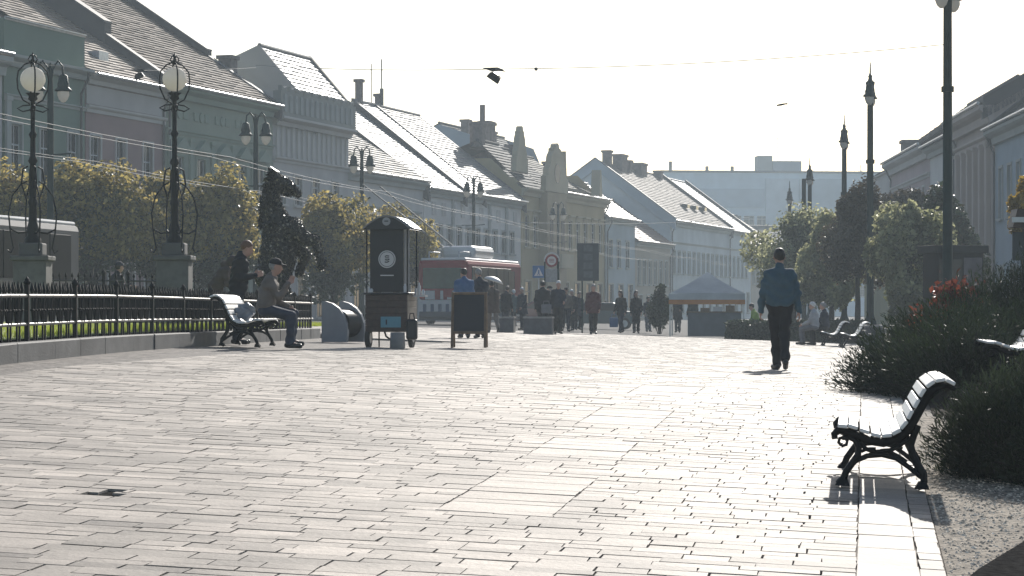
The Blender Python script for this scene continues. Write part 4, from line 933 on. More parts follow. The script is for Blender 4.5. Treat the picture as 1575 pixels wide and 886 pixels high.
# cross span in the far street
span(at(800, 342, 170), at(1150, 335, 200), 'dark cross span wire in front of the long white house', .02, .3)
# ---------------------------------------------------------------- benches
def bench_proto():
    root = empty('park_bench', (0, 0, 0))
    q = lambda x, y: ((x - 150) / 680.0, 0, (728 - y) / 680.0)
    def frame_mb():
        m = MB()
        def st(pts, r): m.tube([q(*p) for p in pts], r, 7)
        st([(172, 505), (168, 482), (185, 462), (215, 462), (260, 476), (335, 505), (405, 512), (470, 492), (525, 440), (560, 370), (595, 300), (625, 252), (660, 226), (700, 224), (738, 240)], [.022, .026, .03, .03, .03, .032, .034, .034, .034, .033, .032, .03, .028, .024, .016])
        st([(205, 500), (235, 492), (268, 505), (288, 540), (285, 580), (255, 625), (232, 660), (222, 690), (205, 712), (190, 722)], [.016, .02, .022, .024, .026, .026, .026, .026, .03, .02])
        st([(205, 535), (190, 520), (195, 500), (215, 496), (232, 510), (228, 530), (208, 538), (204, 524)], .012)
        st([(565, 420), (548, 470), (535, 520), (545, 565), (570, 610), (600, 655), (606, 690), (598, 712), (575, 724)], [.028, .026, .026, .028, .03, .03, .026, .03, .02])
        st([(240, 640), (280, 605), (330, 580), (400, 568), (470, 585), (530, 625), (590, 668), (615, 672)], [.02, .018, .02, .024, .02, .018, .022, .014])
        st([(285, 510), (320, 545), (365, 560), (400, 553), (440, 548), (485, 520), (530, 485)], .017)
        st([(300, 560), (330, 545), (370, 545)], .013); st([(430, 553), (480, 575), (520, 600)], .014)
        m.prism([(q(180, 712)[0], -.05, 0), (q(250, 712)[0], -.05, 0), (q(240, 690)[0], -.03, .05), (q(200, 690)[0], -.03, .05)], (0, .1, 0))
        m.prism([(q(560, 712)[0], -.05, 0), (q(632, 712)[0], -.05, 0), (q(618, 690)[0], -.03, .05), (q(580, 690)[0], -.03, .05)], (0, .1, 0))
        return m
    fm = frame_mb().mesh('bench_frame', IRON)
    for y in (.12, 1.62): put('bench_frame', fm, root, (0, y, 0))
    s = MB().cbox(-.034, .034, 0, 1.75, 0, .026, .006).mesh('slat', WOODW)
    pts = [(206, 446, 3), (255, 448, 14), (310, 466, 16), (366, 482, 10), (420, 482, -8), (468, 462, -30), (505, 425, -52), (534, 372, -64), (562, 318, -63), (588, 264, -60), (622, 224, -38), (664, 205, -12), (708, 212, 24)]
    for x, y, a in pts:
        o = put('slat', s, root, q(x, y)); o.rotation_euler = (0, R(a), 0)
    return root
BEN = [(2.10, 15.1, -math.atan(.15), 'white slatted bench with black iron frame at the paving edge by the near juniper', 1),
       (ax(412, 35.3), 35.3, -math.atan(.05), 'white slatted bench by the low wall with the seated man in the cap on it', -1),
       (ax(1509, 23.3), 23.3, -math.atan(.13), 'bench almost hidden between the two junipers, only its pale seat showing', 1),
       (ax(1262, 71), 71, -math.atan(.1), 'far bench under the loose tree with the two seated people on it', 1),
       (ax(1292, 67), 67, -math.atan(.1), 'far empty bench right of the two seated people', 1)]
proto = bench_proto()
for i, (X, D, rz, lb, s) in enumerate(BEN):
    o = proto if i == 0 else copy_tree(proto)
    xm, dm = X + .4 * s, D + .9
    lift = .24 if i == 2 else 0
    o.location = (X, D, G(xm, dm) + .006 + lift); o.rotation_euler = (0, math.atan(.037) * (1 if s > 0 else -1), rz)
    if s < 0: o.rotation_euler = (0, -.037, rz + math.pi)
    tag(o, lb, 'bench', 'white slatted park benches')
for i, o in enumerate([x for x in bpy.data.objects if x.name.startswith('park_bench')]):
    if abs(o.rotation_euler[2]) > 2: o.location.y += 1.75

# ---------------------------------------------------------------- litter bin
CPANEL = mat('smooth_concrete', (.30, .30, .31), .6, var=.1, scale=5, bump=.2, stain=.2)
X = ax(494, 44); root = empty('litter_bin', (X, 44, G(X + .25, 44)), -.35, 'concrete litter bin made of two round shouldered slabs', 'litter bin')
pr = [(0, 0), (.52, 0), (.545, .18), (.53, .36), (.46, .54), (.36, .66), (.22, .75), (.08, .79), (0, .79)]
for yy, dx in ((0, 0), (.55, .12)):
    MB().prism([(x + dx, yy, z) for x, z in pr], (0, .09, 0)).build('side_slab', CPANEL, root)
MB().cyl((.3, .1, .36), (.36, .54, .36), .27, n=20).build('liner', IRON, root)

# ---------------------------------------------------------------- coffee cart
WOODD = mat('dark_stained_wood', (.055, .032, .022), .5, var=.35, scale=14, bump=.4, bscale=25)
BLACKP = mat('black_panel', (.010, .011, .014), .45, var=.2)
LABELW = mat('label_white', (.55, .54, .53), .5, var=.04); LBLUE = mat('label_blue', (.12, .30, .36), .5, var=.06); TARP = mat('cart_roof', (.20, .20, .20), .35, var=.1)
DC = 40.0; X = ax(600, DC); root = empty('coffee_cart', (X, DC, G(X, DC)), -.16, 'tall black coffee cart with arched roof, round white emblem and brown wooden box', 'cart'); HZ = 0
b = MB()
for i in range(6): b.cbox(-.45, .30, 0, .03, .29 + i * .108, .29 + i * .108 + .104, .006)
for i, o in enumerate(range(1)): pass
base = MB(); base.box(-.44, .29, .031, .82, .28, .93); base.build('box', WOODD, root)
for i in range(6): MB().cbox(-.45, .30, -.012, .029, .29 + i * .108, .29 + i * .108 + .104, .006).build('plank', WOODD, root)
for i in range(6): MB().cbox(.291, .305, .04, .82, .29 + i * .108, .29 + i * .108 + .104, .005).build('plank', mat('sunlit_plank', (.30, .25, .20), .6, var=.2, scale=10), root)  # right side planks coloured pale for the light falling on that face
MB().cbox(-.48, .34, -.05, .86, .936, .975, .012).build('counter', BLACKP, root)
MB().cbox(-.37, .23, .0, .05, .98, 2.12, .01).build('back_panel', BLACKP, root)
MB().prism([(.231, .05, .98), (.231, .5, .98), (.231, .5, 2.1), (.231, .05, 2.1)], (.01, 0, 0)).build('side_panel', mat('clear_panel', (.25, .26, .27), .2, var=.1), root)
for px_, py in ((-.43, .02), (-.43, .78), (.31, .78), (.30, .02)): MB().cyl((px_, py, .97), (px_, py, 2.1), .014, n=8).build('corner_post', IRON, root)
arc = [(-.47 + .84 * t, 2.08 + .27 * math.sin(math.pi * (.06 + .88 * t)) - .05) for t in np.linspace(0, 1, 15)]
rf = MB()
for (x0, z0), (x1, z1) in zip(arc[:-1], arc[1:]): rf.add([(x0, -.12, z0), (x1, -.12, z1), (x1, .95, z1), (x0, .95, z0), (x0, -.12, z0 + .03), (x1, -.12, z1 + .03), (x1, .95, z1 + .03), (x0, .95, z0 + .03)], [(0, 3, 2, 1), (4, 5, 6, 7), (0, 1, 5, 4), (3, 7, 6, 2)], 0, True)
ro_ = rf.build('roof', TARP, root)
MB().prism([(x, -.10, z - .002) for x, z in arc] , (0, .05, 0)).build('roof_gable', BLACKP, root)
va = MB()
for i in range(9): x0 = -.46 + i * .093; va.box(x0, x0 + .085, -.125, -.121, 2.03, 2.075)
def disc(c, r, y, nm, m, par):
    o = MB().cyl((c[0], y, c[1]), (c[0], y - .008, c[1]), r, n=32).build(nm, m, par); return o
bp_ = [o for o in root.children if o.name.startswith('back_panel')][0]
e1 = disc((-.06, 1.56), .155, -.001, 'emblem', LABELW, bp_)
rg = MB(); rg.tube([(-.06 + .13 * math.cos(t), -.012, 1.56 + .13 * math.sin(t)) for t in np.linspace(0, 6.283, 33)[:-1]], .005, 5, closed=True)
rg.tube([(-.02, -.012, 1.615), (-.08, -.012, 1.62), (-.095, -.012, 1.60)], .010, 5); rg.tube([(-.095, -.012, 1.55), (-.05, -.012, 1.545), (-.015, -.012, 1.56)], .010, 5); rg.tube([(-.02, -.012, 1.525), (-.06, -.012, 1.505), (-.10, -.012, 1.51)], .010, 5)
rg.box(-.09, -.02, -.014, -.010, 1.575, 1.59); rg.build('emblem_mark', BLACKP, bp_)
MB().box(-.18, .06, -.006, -.001, 1.265, 1.285).build('lettering_line', LABELW, bp_)
gb_ = [o for o in root.children if o.name.startswith('roof_gable')][0]
e2 = disc((-.05, 2.22), .072, -.101, 'small_emblem', mat('label_grey', (.32, .32, .33), .5), gb_)
MB().box(-.085, -.015, -.114, -.111, 2.215, 2.235).build('emblem_mark', BLACKP, gb_)
lb_ = MB().box(-.17, .19, -.02, -.0135, .36, .55).build('blue_label', LBLUE, root); MB().box(-.08, -.055, -.026, -.0205, .41, .50).build('label_mark', BLACKP, lb_)
def wheel(c, r, w_, par, axis=(1, 0, 0)):
    a = Vector(axis) * w_/2; c = Vector(c); m = MB(); m.cyl(c - a, c + a, r, n=22)
    o = m.build('wheel', CAR_BLACK, par); h = MB(); h.cyl(c - a * 1.15, c + a * 1.15, r * .55, n=16); h.build('hub', ZINC, o)
wheel((-.42, .12, .17), .17, .07, root); wheel((.34, .2, .21), .21, .06, root)
MB().tube([(-.27, .3, .28), (-.27, .3, .01)], .014, 6).build('prop', IRON, root); MB().tube([(-.15, .2, .29), (-.12, .2, .2), (.02, .2, .1), (.1, .2, .12)], .018, 6).build('tow_bar', IRON, root)
X2 = ax(611, 39.6); tag(MB().lathe([(.12, 0), (.135, .02), (.125, .28), (.12, .285), (.1, .27)], 18).build('stone_bucket', STONE, None, (X2, 39.6, G(X2, 39.6))), 'pale stone bucket on the paving under the coffee cart', 'bucket')
bg = MB(); bg.cbox(-.10, .10, -.08, .08, 0, .36, .04); bg.tube([(-.05, 0, .34), (-.03, 0, .46), (.03, 0, .46), (.05, 0, .34)], .012, 6)
X2 = ax(633, 39.7); tag(bg.build('black_bag', BLACKP, None, (X2, 39.7, G(X2, 39.7) + .16)), 'black bag hung low on the right side of the coffee cart', 'bag')
# goods on the counter's shelf
cz = G(X, DC)
sh = MB().box(.345, .56, .3, .55, .90, .93); sh.build('side_shelf', LABELW, root)
ca, sa = math.cos(-.16), math.sin(-.16)
for i, (dx, dy, h) in enumerate(((.38, .4, .12), (.44, .35, .22), (.50, .42, .10), (.26, .02, .15), (-.42, .3, .09), (-.34, -.01, .07))):
    zz = .931 if dx > .344 else .976
    m = MB().lathe([(.028, 0), (.034, h * .7), (.02, h * .8), (.018, h)], 10)
    tag(m.build('cup', LABELW if i % 2 else ZINC, None, (X + dx * ca - dy * sa, DC + dx * sa + dy * ca, cz + zz)), ['steel jug on the shelf of the coffee cart, nearest the cart', 'tall white bottle on the cart shelf', 'low steel tin at the shelf end of the cart', 'white paper cup beside the black panel on the cart', 'small steel pot at the dark left end of the cart counter', 'short white cup at the left end of the cart counter'][i], 'cup')

# ---------------------------------------------------------------- chalkboard
DB = 42; X = ax(720, DB); root = empty('chalkboard_stand', (X, DB, G(X, DB) + .003), -.05, 'folding chalkboard stand with wooden frame on the bright paving', 'sign'); OAK = mat('oak_frame', (.16, .105, .06), .55, var=.25, scale=12)
tl = .10
for yb, sgn in ((0, 1), (.5, -1)):
    M = Matrix.Translation((0, yb, 0)) @ Matrix.Rotation(-tl * 2.2 * sgn * 1.0, 4, 'X')
    for x in (-.33, .28): MB().cbox(x, x + .05, -.016, .016, 0.02, 1.07, .005, M=M).build('leg', OAK, root)
    for z in (.28, 1.02): MB().cbox(-.279, .279, -.015, .015, z, z + .05, .005, M=M).build('crossbar', OAK, root)
    MB().box(-.279, .279, -.006, .006, .331, 1.019, M=M).build('board', mat('chalkboard', (.018, .019, .021), .6, var=.5, scale=9, c2=(.03, .03, .031)), root)

# ---------------------------------------------------------------- vehicles
WHITEPAINT = mat('white_bus_paint', (.55, .55, .54), .3, var=.06, coat=.4); RED = mat('red_bus_paint', (.26, .008, .018), .6, var=.12, spec=.15); GREYV = mat('grey_skirt', (.09, .09, .10), .5)
BGLASS = mat('bus_glass', (.014, .015, .017), .4, spec=.08, var=.2); REARG = mat('green_tinted_glass', (.03, .075, .06), .12, var=.2); LAMP_R = mat('tail_lamp', (.45, .03, .02), .3); BLUEPANEL = mat('blue_panel_paint', (.06, .09, .16), .4)
def bus(name, label, X, D, L, body, lower, ac, decor):
    """rear right-hand end at (X, D); the bus stretches along +x (local) for L; y to the left"""
    z0 = G(X, D); rz = math.atan2(1, .2) ; root = empty(name, (X, D, z0), rz, label, 'bus'); W = 2.5
    m = MB(); m.cbox(0, L, 0, W, 1.15, 3.12, .22); m.build('body', body, root)
    MB().cbox(.02, L - .02, .02, W - .02, .34, 1.18, .05).build('skirt_panel', lower, root); MB().box(.1, L - .1, .06, W - .06, .18, .36).build('chassis', GREYV, root)
    MB().cbox(.12, L - .12, .12, W - .12, 3.06, 3.2, .06).build('roof', WHITEPAINT, root)
    MB().cbox(-.03, .02, .28, W - .28, 1.72, 2.72, .03).build('rear_window', REARG, root)
    n = int((L - 1.6) / 1.45)
    for i in range(n):
        x = .8 + i * 1.45
        for yy in (-.03, W - .02): MB().cbox(x, x + 1.40, yy, yy + .05, 1.45, 2.78, .02).build('side_window', BGLASS, root)
    for x in (2.3, L * .52, L - 2.8): MB().cbox(x, x + 1.2, -.045, -.031, .4, 2.66, .02).build('door', BGLASS, root)
    for x in (1.9, L - 3.6):
        for y in (.02, W - .02):
            a = MB().cyl((x + .2, y - .14, .48), (x + .2, y + .14, .48), .48, n=24).build('wheel', CAR_BLACK, root)
            MB().cyl((x + .2, y - .16, .48), (x + .2, y + .16, .48), .27, n=18).build('hub', ZINC, a)
    for y in (.12, W - .32):
        for z in (1.25, 1.5): MB().cbox(-.035, .02, y, y + .2, z, z + .2, .015).build('tail_light', LAMP_R, root)
    MB().cbox(-.06, .05, .1, W - .1, .34, .62, .04).build('bumper', GREYV, root)
    if ac: MB().cbox(2.5, 6.3, .35, W - .35, 3.19, 3.85, .25).build('roof_unit', WHITEPAINT, root)
    return root
D = 61; X = ax(120, D); bw = bus('city_bus', 'bus with shaded grey sides and sunlit pale roof at the left edge behind the globe lamps', X, D, 12, mat('shaded_bus_paint', (.09, .093, .096), .35, var=.1), mat('silver_skirt', (.30, .31, .33), .4), False, False)  # body darkened to grey for its shaded side, roof kept white as lit
bw.rotation_euler = (0, 0, math.atan2(-1, -.2)); bw.location = (X - 2.35, D + .45, G(X, D)); 
D = 109; X = ax(718, D); br = bus('trolleybus', 'red trolleybus seen from behind at the far stop, its poles raised', X, D, 10.2, RED, LABELW, True, True)
br.rotation_euler = (0, 0, math.atan2(1, .27))
bw.scale = (1, 1, .89)
for i in range(6):
    y = .15 + i * .38; MB().cbox(-.012, .019, y, y + .16, .50, .98, .004).build('stripe_panel', BLUEPANEL, br)
for i, (y0, y1, z0, z1) in enumerate(((.3, .45, 1.2, 1.5), (.62, .72, 1.2, 1.62), (.73, 1.0, 1.2, 1.3), (1.2, 1.34, 1.2, 1.62), (1.62, 2.1, 1.2, 1.62))):
    MB().cbox(-.024, .019, y0, y1, z0, z1, .004).build('letter_panel', LABELW, br)
Minv = (Matrix.Translation(br.location) @ Matrix.Rotation(br.rotation_euler[2], 4, 'Z')).inverted()
for a, c in (((686, 384, 113), (558, 284, 105)), ((705, 386, 113), (584, 287, 105))):
    MB().tube([Minv @ at(*a), Minv @ at(*c)], [.05, .03], 6).build('trolley_pole', GALV, br)
MB().cbox(3.6, 4.6, .7, 1.8, 3.2, 3.42, .04).build('pole_base', IRON, br)
rr = MB()
for y in (.5, 2.0): rr.tube([(.3, y, 3.2), (.3, y, 3.5), (2.3, y, 3.5), (2.3, y, 3.2)], .03, 5)
rr.build('roof_rail', ZINC, br)
# parked car behind the crowd
def car(X, D, rz, label, paint):
    root = empty('parked_car', (X, D, G(X, D)), rz, label, 'car'); W = 1.7
    pr = [(0, .3), (.02, .72), (.12, .9), (.75, .98), (1.35, 1.42), (2.9, 1.46), (3.75, 1.02), (4.1, .9), (4.15, .32)]
    m = MB(); m.prism([(x, 0, z) for x, z in pr], (0, W, 0)); bd = m.build('body', paint, root); bv = bd.modifiers.new('bevel', 'BEVEL'); bv.width = .07; bv.segments = 3
    for y in (-.012, W + .002): MB().prism([(.95, y, 1.0), (1.42, y, 1.36), (2.85, y, 1.39), (3.5, y, 1.02)], (0, .01, 0)).build('side_window', GLASS, root)
    MB().prism([(3.03, .16, 1.405), (3.03, W - .16, 1.405), (3.66, W - .12, 1.08), (3.66, .12, 1.08)], (.014, 0, .028)).build('rear_window', GLASS, root)
    MB().prism([(.82, .12, 1.04), (.82, W - .12, 1.04), (1.30, W - .16, 1.40), (1.30, .16, 1.40)], (-.02, 0, .026)).build('windscreen', GLASS, root)
    for x in (.8, 3.35):
        for y in (.05, W - .05):
            a = MB().cyl((x, y - .1, .31), (x, y + .1, .31), .31, n=20).build('wheel', CAR_BLACK, root); MB().cyl((x, y - .115, .31), (x, y + .115, .31), .19, n=14).build('hub', ZINC, a)
    for y in (.1, W - .35): MB().cbox(4.10, 4.155, y, y + .25, .72, .86, .02).build('tail_light', LAMP_R, root); MB().cbox(-.005, .06, y, y + .25, .62, .78, .02).build('headlight', LABELW, root)
    return root
D = 122; car(ax(985, D), D, math.pi * .97, 'dark teal car with sunlit roof standing behind the walkers', mat('teal_car_paint', (.03, .07, .08), .3, coat=.5, var=.1))
D = 128; car(ax(905, D), D, math.pi * .97, 'dark red car half hidden behind the man in the maroon coat', mat('dark_red_car_paint', (.12, .02, .025), .3, coat=.5, var=.1))

# ---------------------------------------------------------------- market stalls
CANV = mat('grey_blue_canvas', (.66, .69, .70), .7, var=.1, scale=2, trans=.5); ORANGE = mat('orange_stripe', (.50, .19, .05), .6, var=.1); COUNT = mat('counter_cloth', (.13, .14, .145), .8, var=.15, scale=3)
D = 92; s_ = 3500 / D; x0, x1 = ax(1030, D), ax(1145, D); cx = (x0 + x1) / 2; W = (x1 - x0); z0 = G(cx, D); root = empty('market_stall', (cx, D, z0), -.1, 'market stall with a peaked grey blue tent, orange striped edge and dark counter', 'stall')
zt = EYE + (474 - 418) / s_ - z0; ze = EYE + (474 - 452) / s_ - z0; zl = EYE + (474 - 468) / s_ - z0; h = W / 2
cv = MB(); cs = [(-h, -h, ze), (h, -h, ze), (h, h, ze), (-h, h, ze)]
N_ = 8; vs_ = []
for (a, b_) in zip(cs, cs[1:] + cs[:1]):
    a, b_ = Vector(a), Vector(b_); T = Vector((0, 0, zt)); rows = []
    for i in range(N_ + 1):
        t = i / N_; rows.append([(a.lerp(T, t)).lerp(b_.lerp(T, t), j / 6) - Vector((0, 0, .16 * math.sin(math.pi * t) * .3)) for j in range(7)])
    vv = [p for r_ in rows for p in r_]; cv.add(vv, [(i*7+j, i*7+j+1, (i+1)*7+j+1, (i+1)*7+j) for i in range(N_) for j in range(6)], 0, True)
cv.build('canopy', CANV, root)
for i in range(4):
    M = Matrix.Rotation(i * math.pi / 2, 4, 'Z'); v_ = MB(); v_.box(-h + .01, h - .01, -h, -h + .015, zl + .18, ze + .02, M=M); v_.build('valance', CANV, root)
    v2 = MB(); v2.box(-h + .01, h - .01, -h - .004, -h + .011, zl, zl + .178, M=M); v2.build('orange_edge', ORANGE, root)
    c = M @ Vector((-h + .05, -h + .05, 0)); MB().box(c.x - .025, c.x + .025, c.y - .025, c.y + .025, 0, ze).build('tent_pole', ZINC, root)
MB().cbox(-h + .75, h - .15, -h + .05, -h + .6, 0, .95, .02).build('counter', COUNT, root)
MB().cbox(-h + .7, h - .1, -h + .0, -h + .65, .952, 1.0, .01).build('counter_top', OAK, root)
for i in range(3): tag(MB().cbox(-.18, .18, -.13, .13, 0, .14 + .05 * i, .01).build('goods_box', OAK if i != 1 else LABELW, None, (cx - .2 + i * .5, D - h + .3 - i * .05, z0 + 1.0), -.1), ['wooden box at the dark end of the stall counter', 'white box in the middle of the stall counter', 'tallest wooden box on the stall counter'][i], 'box')
bush('rounded_bush', 'grey green rounded bush standing just left of the peaked market tent', ax(1014, 97), 97, .95, .9, 2.0, L_GREEN, 6000, .09, 52)

# ---------------------------------------------------------------- signs, kiosk, planters
SIGNR = mat('sign_red', (.22, .04, .05), .45); SIGNB = mat('sign_blue', (.05, .13, .28), .45); DARKG = mat('dark_sign_grey', (.06, .07, .075), .6, var=.15)
D = 80; X = ax(848, D); z0 = G(X, D); root = empty('bus_stop_sign', (X, D, z0), 0, 'round bus stop sign with a red ring above a timetable case', 'sign'); zc = EYE + (474 - 401) / 3500 * D - z0
MB().cyl((.23, 0, 0), (.23, 0, zc + .1), .03, n=8).build('pole', GREEN_IRON, root); MB().cyl((-.24, 0, zc - .9), (-.24, 0, zc + .1), .025, n=8).build('pole', GREEN_IRON, root)
MB().tube([(.25 * math.cos(t), 0, zc + .02 + .25 * math.sin(t)) for t in np.linspace(-.2, math.pi + .2, 16)], .03, 6).build('hoop', LABELW, root)
d_ = MB().cyl((0, -.01, zc), (0, .02, zc), .225, n=28).build('sign_disc', SIGNR, root); MB().cyl((0, -.018, zc), (0, -.0105, zc), .155, n=24).build('disc_centre', LABELW, d_)
mk = MB()
for k in range(3): mk.box(-.09, .09, -.024, -.0185, zc - .06 + k * .05, zc - .04 + k * .05)
mk.build('disc_lettering', SIGNR, d_); MB().cbox(-.22, .20, -.02, .03, zc - .75, zc - .28, .01).build('timetable', mat('timetable_grey', (.25, .26, .27), .5, var=.2, scale=12), root)
D = 82; X = ax(828, D); z0 = G(X, D); root = empty('crossing_sign', (X, D, z0), 0, 'square blue pedestrian crossing sign with a white triangle', 'sign'); zc = EYE + (474 - 418) / 3500 * D - z0
MB().cyl((0, .02, 0), (0, .02, zc + .2), .03, n=8).build('pole', ZINC, root); pn = MB().cbox(-.22, .22, -.015, .0, zc - .22, zc + .22, .006).build('sign_panel', SIGNB, root)
MB().prism([(-.16, -.021, zc - .15), (.16, -.021, zc - .15), (0, -.021, zc + .16)], (0, .004, 0)).build('triangle', LABELW, pn)
fg = MB(); fg.cyl((0.0, -.0255, zc + .045), (.0, -.0215, zc + .045), .025, n=8); fg.prism([(-.025, -.0255, zc + .02), (.03, -.0255, zc + .02), (.02, -.0255, zc - .05), (.055, -.0255, zc - .13), (.03, -.0255, zc - .13), (.0, -.0255, zc - .06), (-.04, -.0255, zc - .13), (-.065, -.0255, zc - .13), (-.02, -.0255, zc - .05)], (0, .004, 0)); fg.build('walking_figure', SIGNB, pn)
D = 86; X = ax(904, D); z0 = G(X, D); root = empty('notice_board', (X, D, z0), 0, 'large dark notice board on two posts seen against the ochre house', 'sign'); za = EYE + (474 - 432) / 3500 * D - z0; zb = EYE + (474 - 374) / 3500 * D - z0
MB().cbox(-.41, .41, -.04, .04, za, zb, .015).build('board', DARKG, root)
for x in (-.22, .22): MB().box(x - .03, x + .03, .041, .09, 0, zb - .1).build('post', GREEN_IRON, root)
for k in range(4): MB().box(-.17, .17, -.05, -.0405, za + .12 + k * .33, za + .36 + k * .33).build('notice', mat('faded_notice', (.10, .11, .115), .6, var=.25, scale=8), root)
BOXM = mat('planter_stone', (.085, .085, .09), .7, var=.25, scale=6, bump=.4)
for (xa, xb, yt, D, lb) in ((806, 850, 487, 74, 'dark stone planter box with a paler stone rim in front of the crowd'), (766, 791, 487, 76, 'dark stone planter box just right of the chalkboard'), (1330, 1356, 500, 64, 'low dark planter under the second lamp post')):
    X = ax((xa + xb) / 2, D); w_ = (xb - xa) / 3500 * D; z0 = G(X, D); hh = max(.3, EYE + (474 - yt) / 3500 * D - z0); root = empty('planter', (X, D, z0), -.1, lb, 'planter')
    MB().cbox(-w_/2, w_/2, -.35, .35, 0, hh - .06, .015).build('box', BOXM, root); m = MB()
    m.box(-w_/2 - .02, w_/2 + .02, -.37, -.28, hh - .058, hh); m.box(-w_/2 - .02, w_/2 + .02, .28, .37, hh - .058, hh); m.box(-w_/2 - .02, -w_/2 + .06, -.279, .279, hh - .058, hh); m.box(w_/2 - .06, w_/2 + .02, -.279, .279, hh - .058, hh)
    m.build('rim', STONE, root); MB().box(-w_/2 + .061, w_/2 - .061, -.278, .278, hh - .1, hh - .02).build('soil', mat('planter_soil', (.03, .025, .02), .9), root)  # rim in a lighter stone than the box
D = 74; X = ax(1465, D); z0 = G(X, D); root = empty('ticket_kiosk', (X, D, z0), .25, 'small glazed kiosk with a flat roof behind the tallest lamp post', 'kiosk'); hh = EYE + (474 - 378) / 3500 * D - z0
KM = mat('kiosk_frame', (.025, .027, .027), .8, spec=.05)
MB().box(-.78, .78, -.6, .6, 0, hh - .25).build('cabin', mat('kiosk_panel', (.016, .016, .017), .9, var=.1, spec=.05), root)
MB().cbox(-.92, .92, -.75, .75, hh - .25, hh, .02).build('roof', KM, root)
for x in (-.77, -.35): MB().cbox(x, x + .36, -.63, -.605, 1.0, hh - .45, .01).build('window', GLASS, root)
for x in (-.77, -.35): MB().cbox(x, x + .36, -.63, -.605, .3, .92, .01).build('lower_panel', mat('poster_grey', (.40, .42, .46), .5, var=.3, scale=6), root)
MB().cbox(.1, .74, -.63, -.605, .9, hh - .4, .01).build('poster', mat('poster_mauve', (.09, .075, .085), .5, var=.35, scale=3), root)
D = 40; X = ax(1578, D); z0 = G(X, D); root = empty('covered_notice_post', (X, D, z0), 0, 'dark wooden notice post with a small sloping roof at the right edge', 'sign'); zt = EYE + (474 - 322) / 3500 * D - z0
MB().box(-.06, .06, -.06, .06, 0, zt - .1).build('post', WOODD, root); MB().prism([(-.30, -.3, zt - .32), (.30, -.3, zt - .32), (.26, -.3, zt - .02), (-.22, -.3, zt)], (0, .5, 0)).build('hood', WOODD, root)
MB().box(-.32, .32, -.34, -.301, zt - .24, zt - .15).build('sunlit_lip', ZINC, root); MB().box(-.25, .25, -.05, -.0, zt - .9, zt - .4).build('panel', DARKG, root)  # pale zinc strip paints the lit front edge of the hood
proto.scale = (.935, .935, .935)
for o_ in bpy.data.objects:
    if o_.name.startswith('park_bench') and 'between the two junipers' in o_.get('label', ''): o_.scale = (1, 1, 1)
# low hedge added behind the far benches to darken the ground that lies in shade
def hedge(label, xa, xb, D, yt, seed):
    rs = np.random.default_rng(seed); X = ax((xa + xb) / 2, D); w_ = (xb - xa) / 3500 * D; z0 = G(X, D) - .05; hh = EYE + (474 - yt) / 3500 * D - z0; root = empty('shade_hedge', (X, D, z0), 0, label, 'hedge'); n = int(2600 * w_)
    P = np.c_[rs.uniform(-w_/2, w_/2, n), rs.uniform(-.45, .45, n), rs.uniform(.02, 1, n) ** .8 * hh]; P += rs.normal(0, .03, P.shape); P[:, 2] = np.maximum(.02, P[:, 2])
    V, Fq = leaf_quads(P, rs.normal(size=P.shape) + np.array([0, -.3, .5]), .09); put('foliage', np_mesh('foliage', V, Fq, L_GREEN, False, {'tone': np.repeat(np.clip(rs.normal(.4, .2, n), 0, 1), 4)}), root)
    st = MB()
    for i in range(int(w_ * 3)): x = -w_/2 + (i + .5) / 3; st.tube([(x, 0, 0), (x + .05, .03, hh * .5), (x, 0, hh * .85)], [.02, .015, .005], 5)
    st.build('stem', BARK, root)['kind'] = 'stuff'
hedge('low hedge added for a dark shaded band behind the far benches and the vested worker', 1118, 1330, 83, 494, 5)
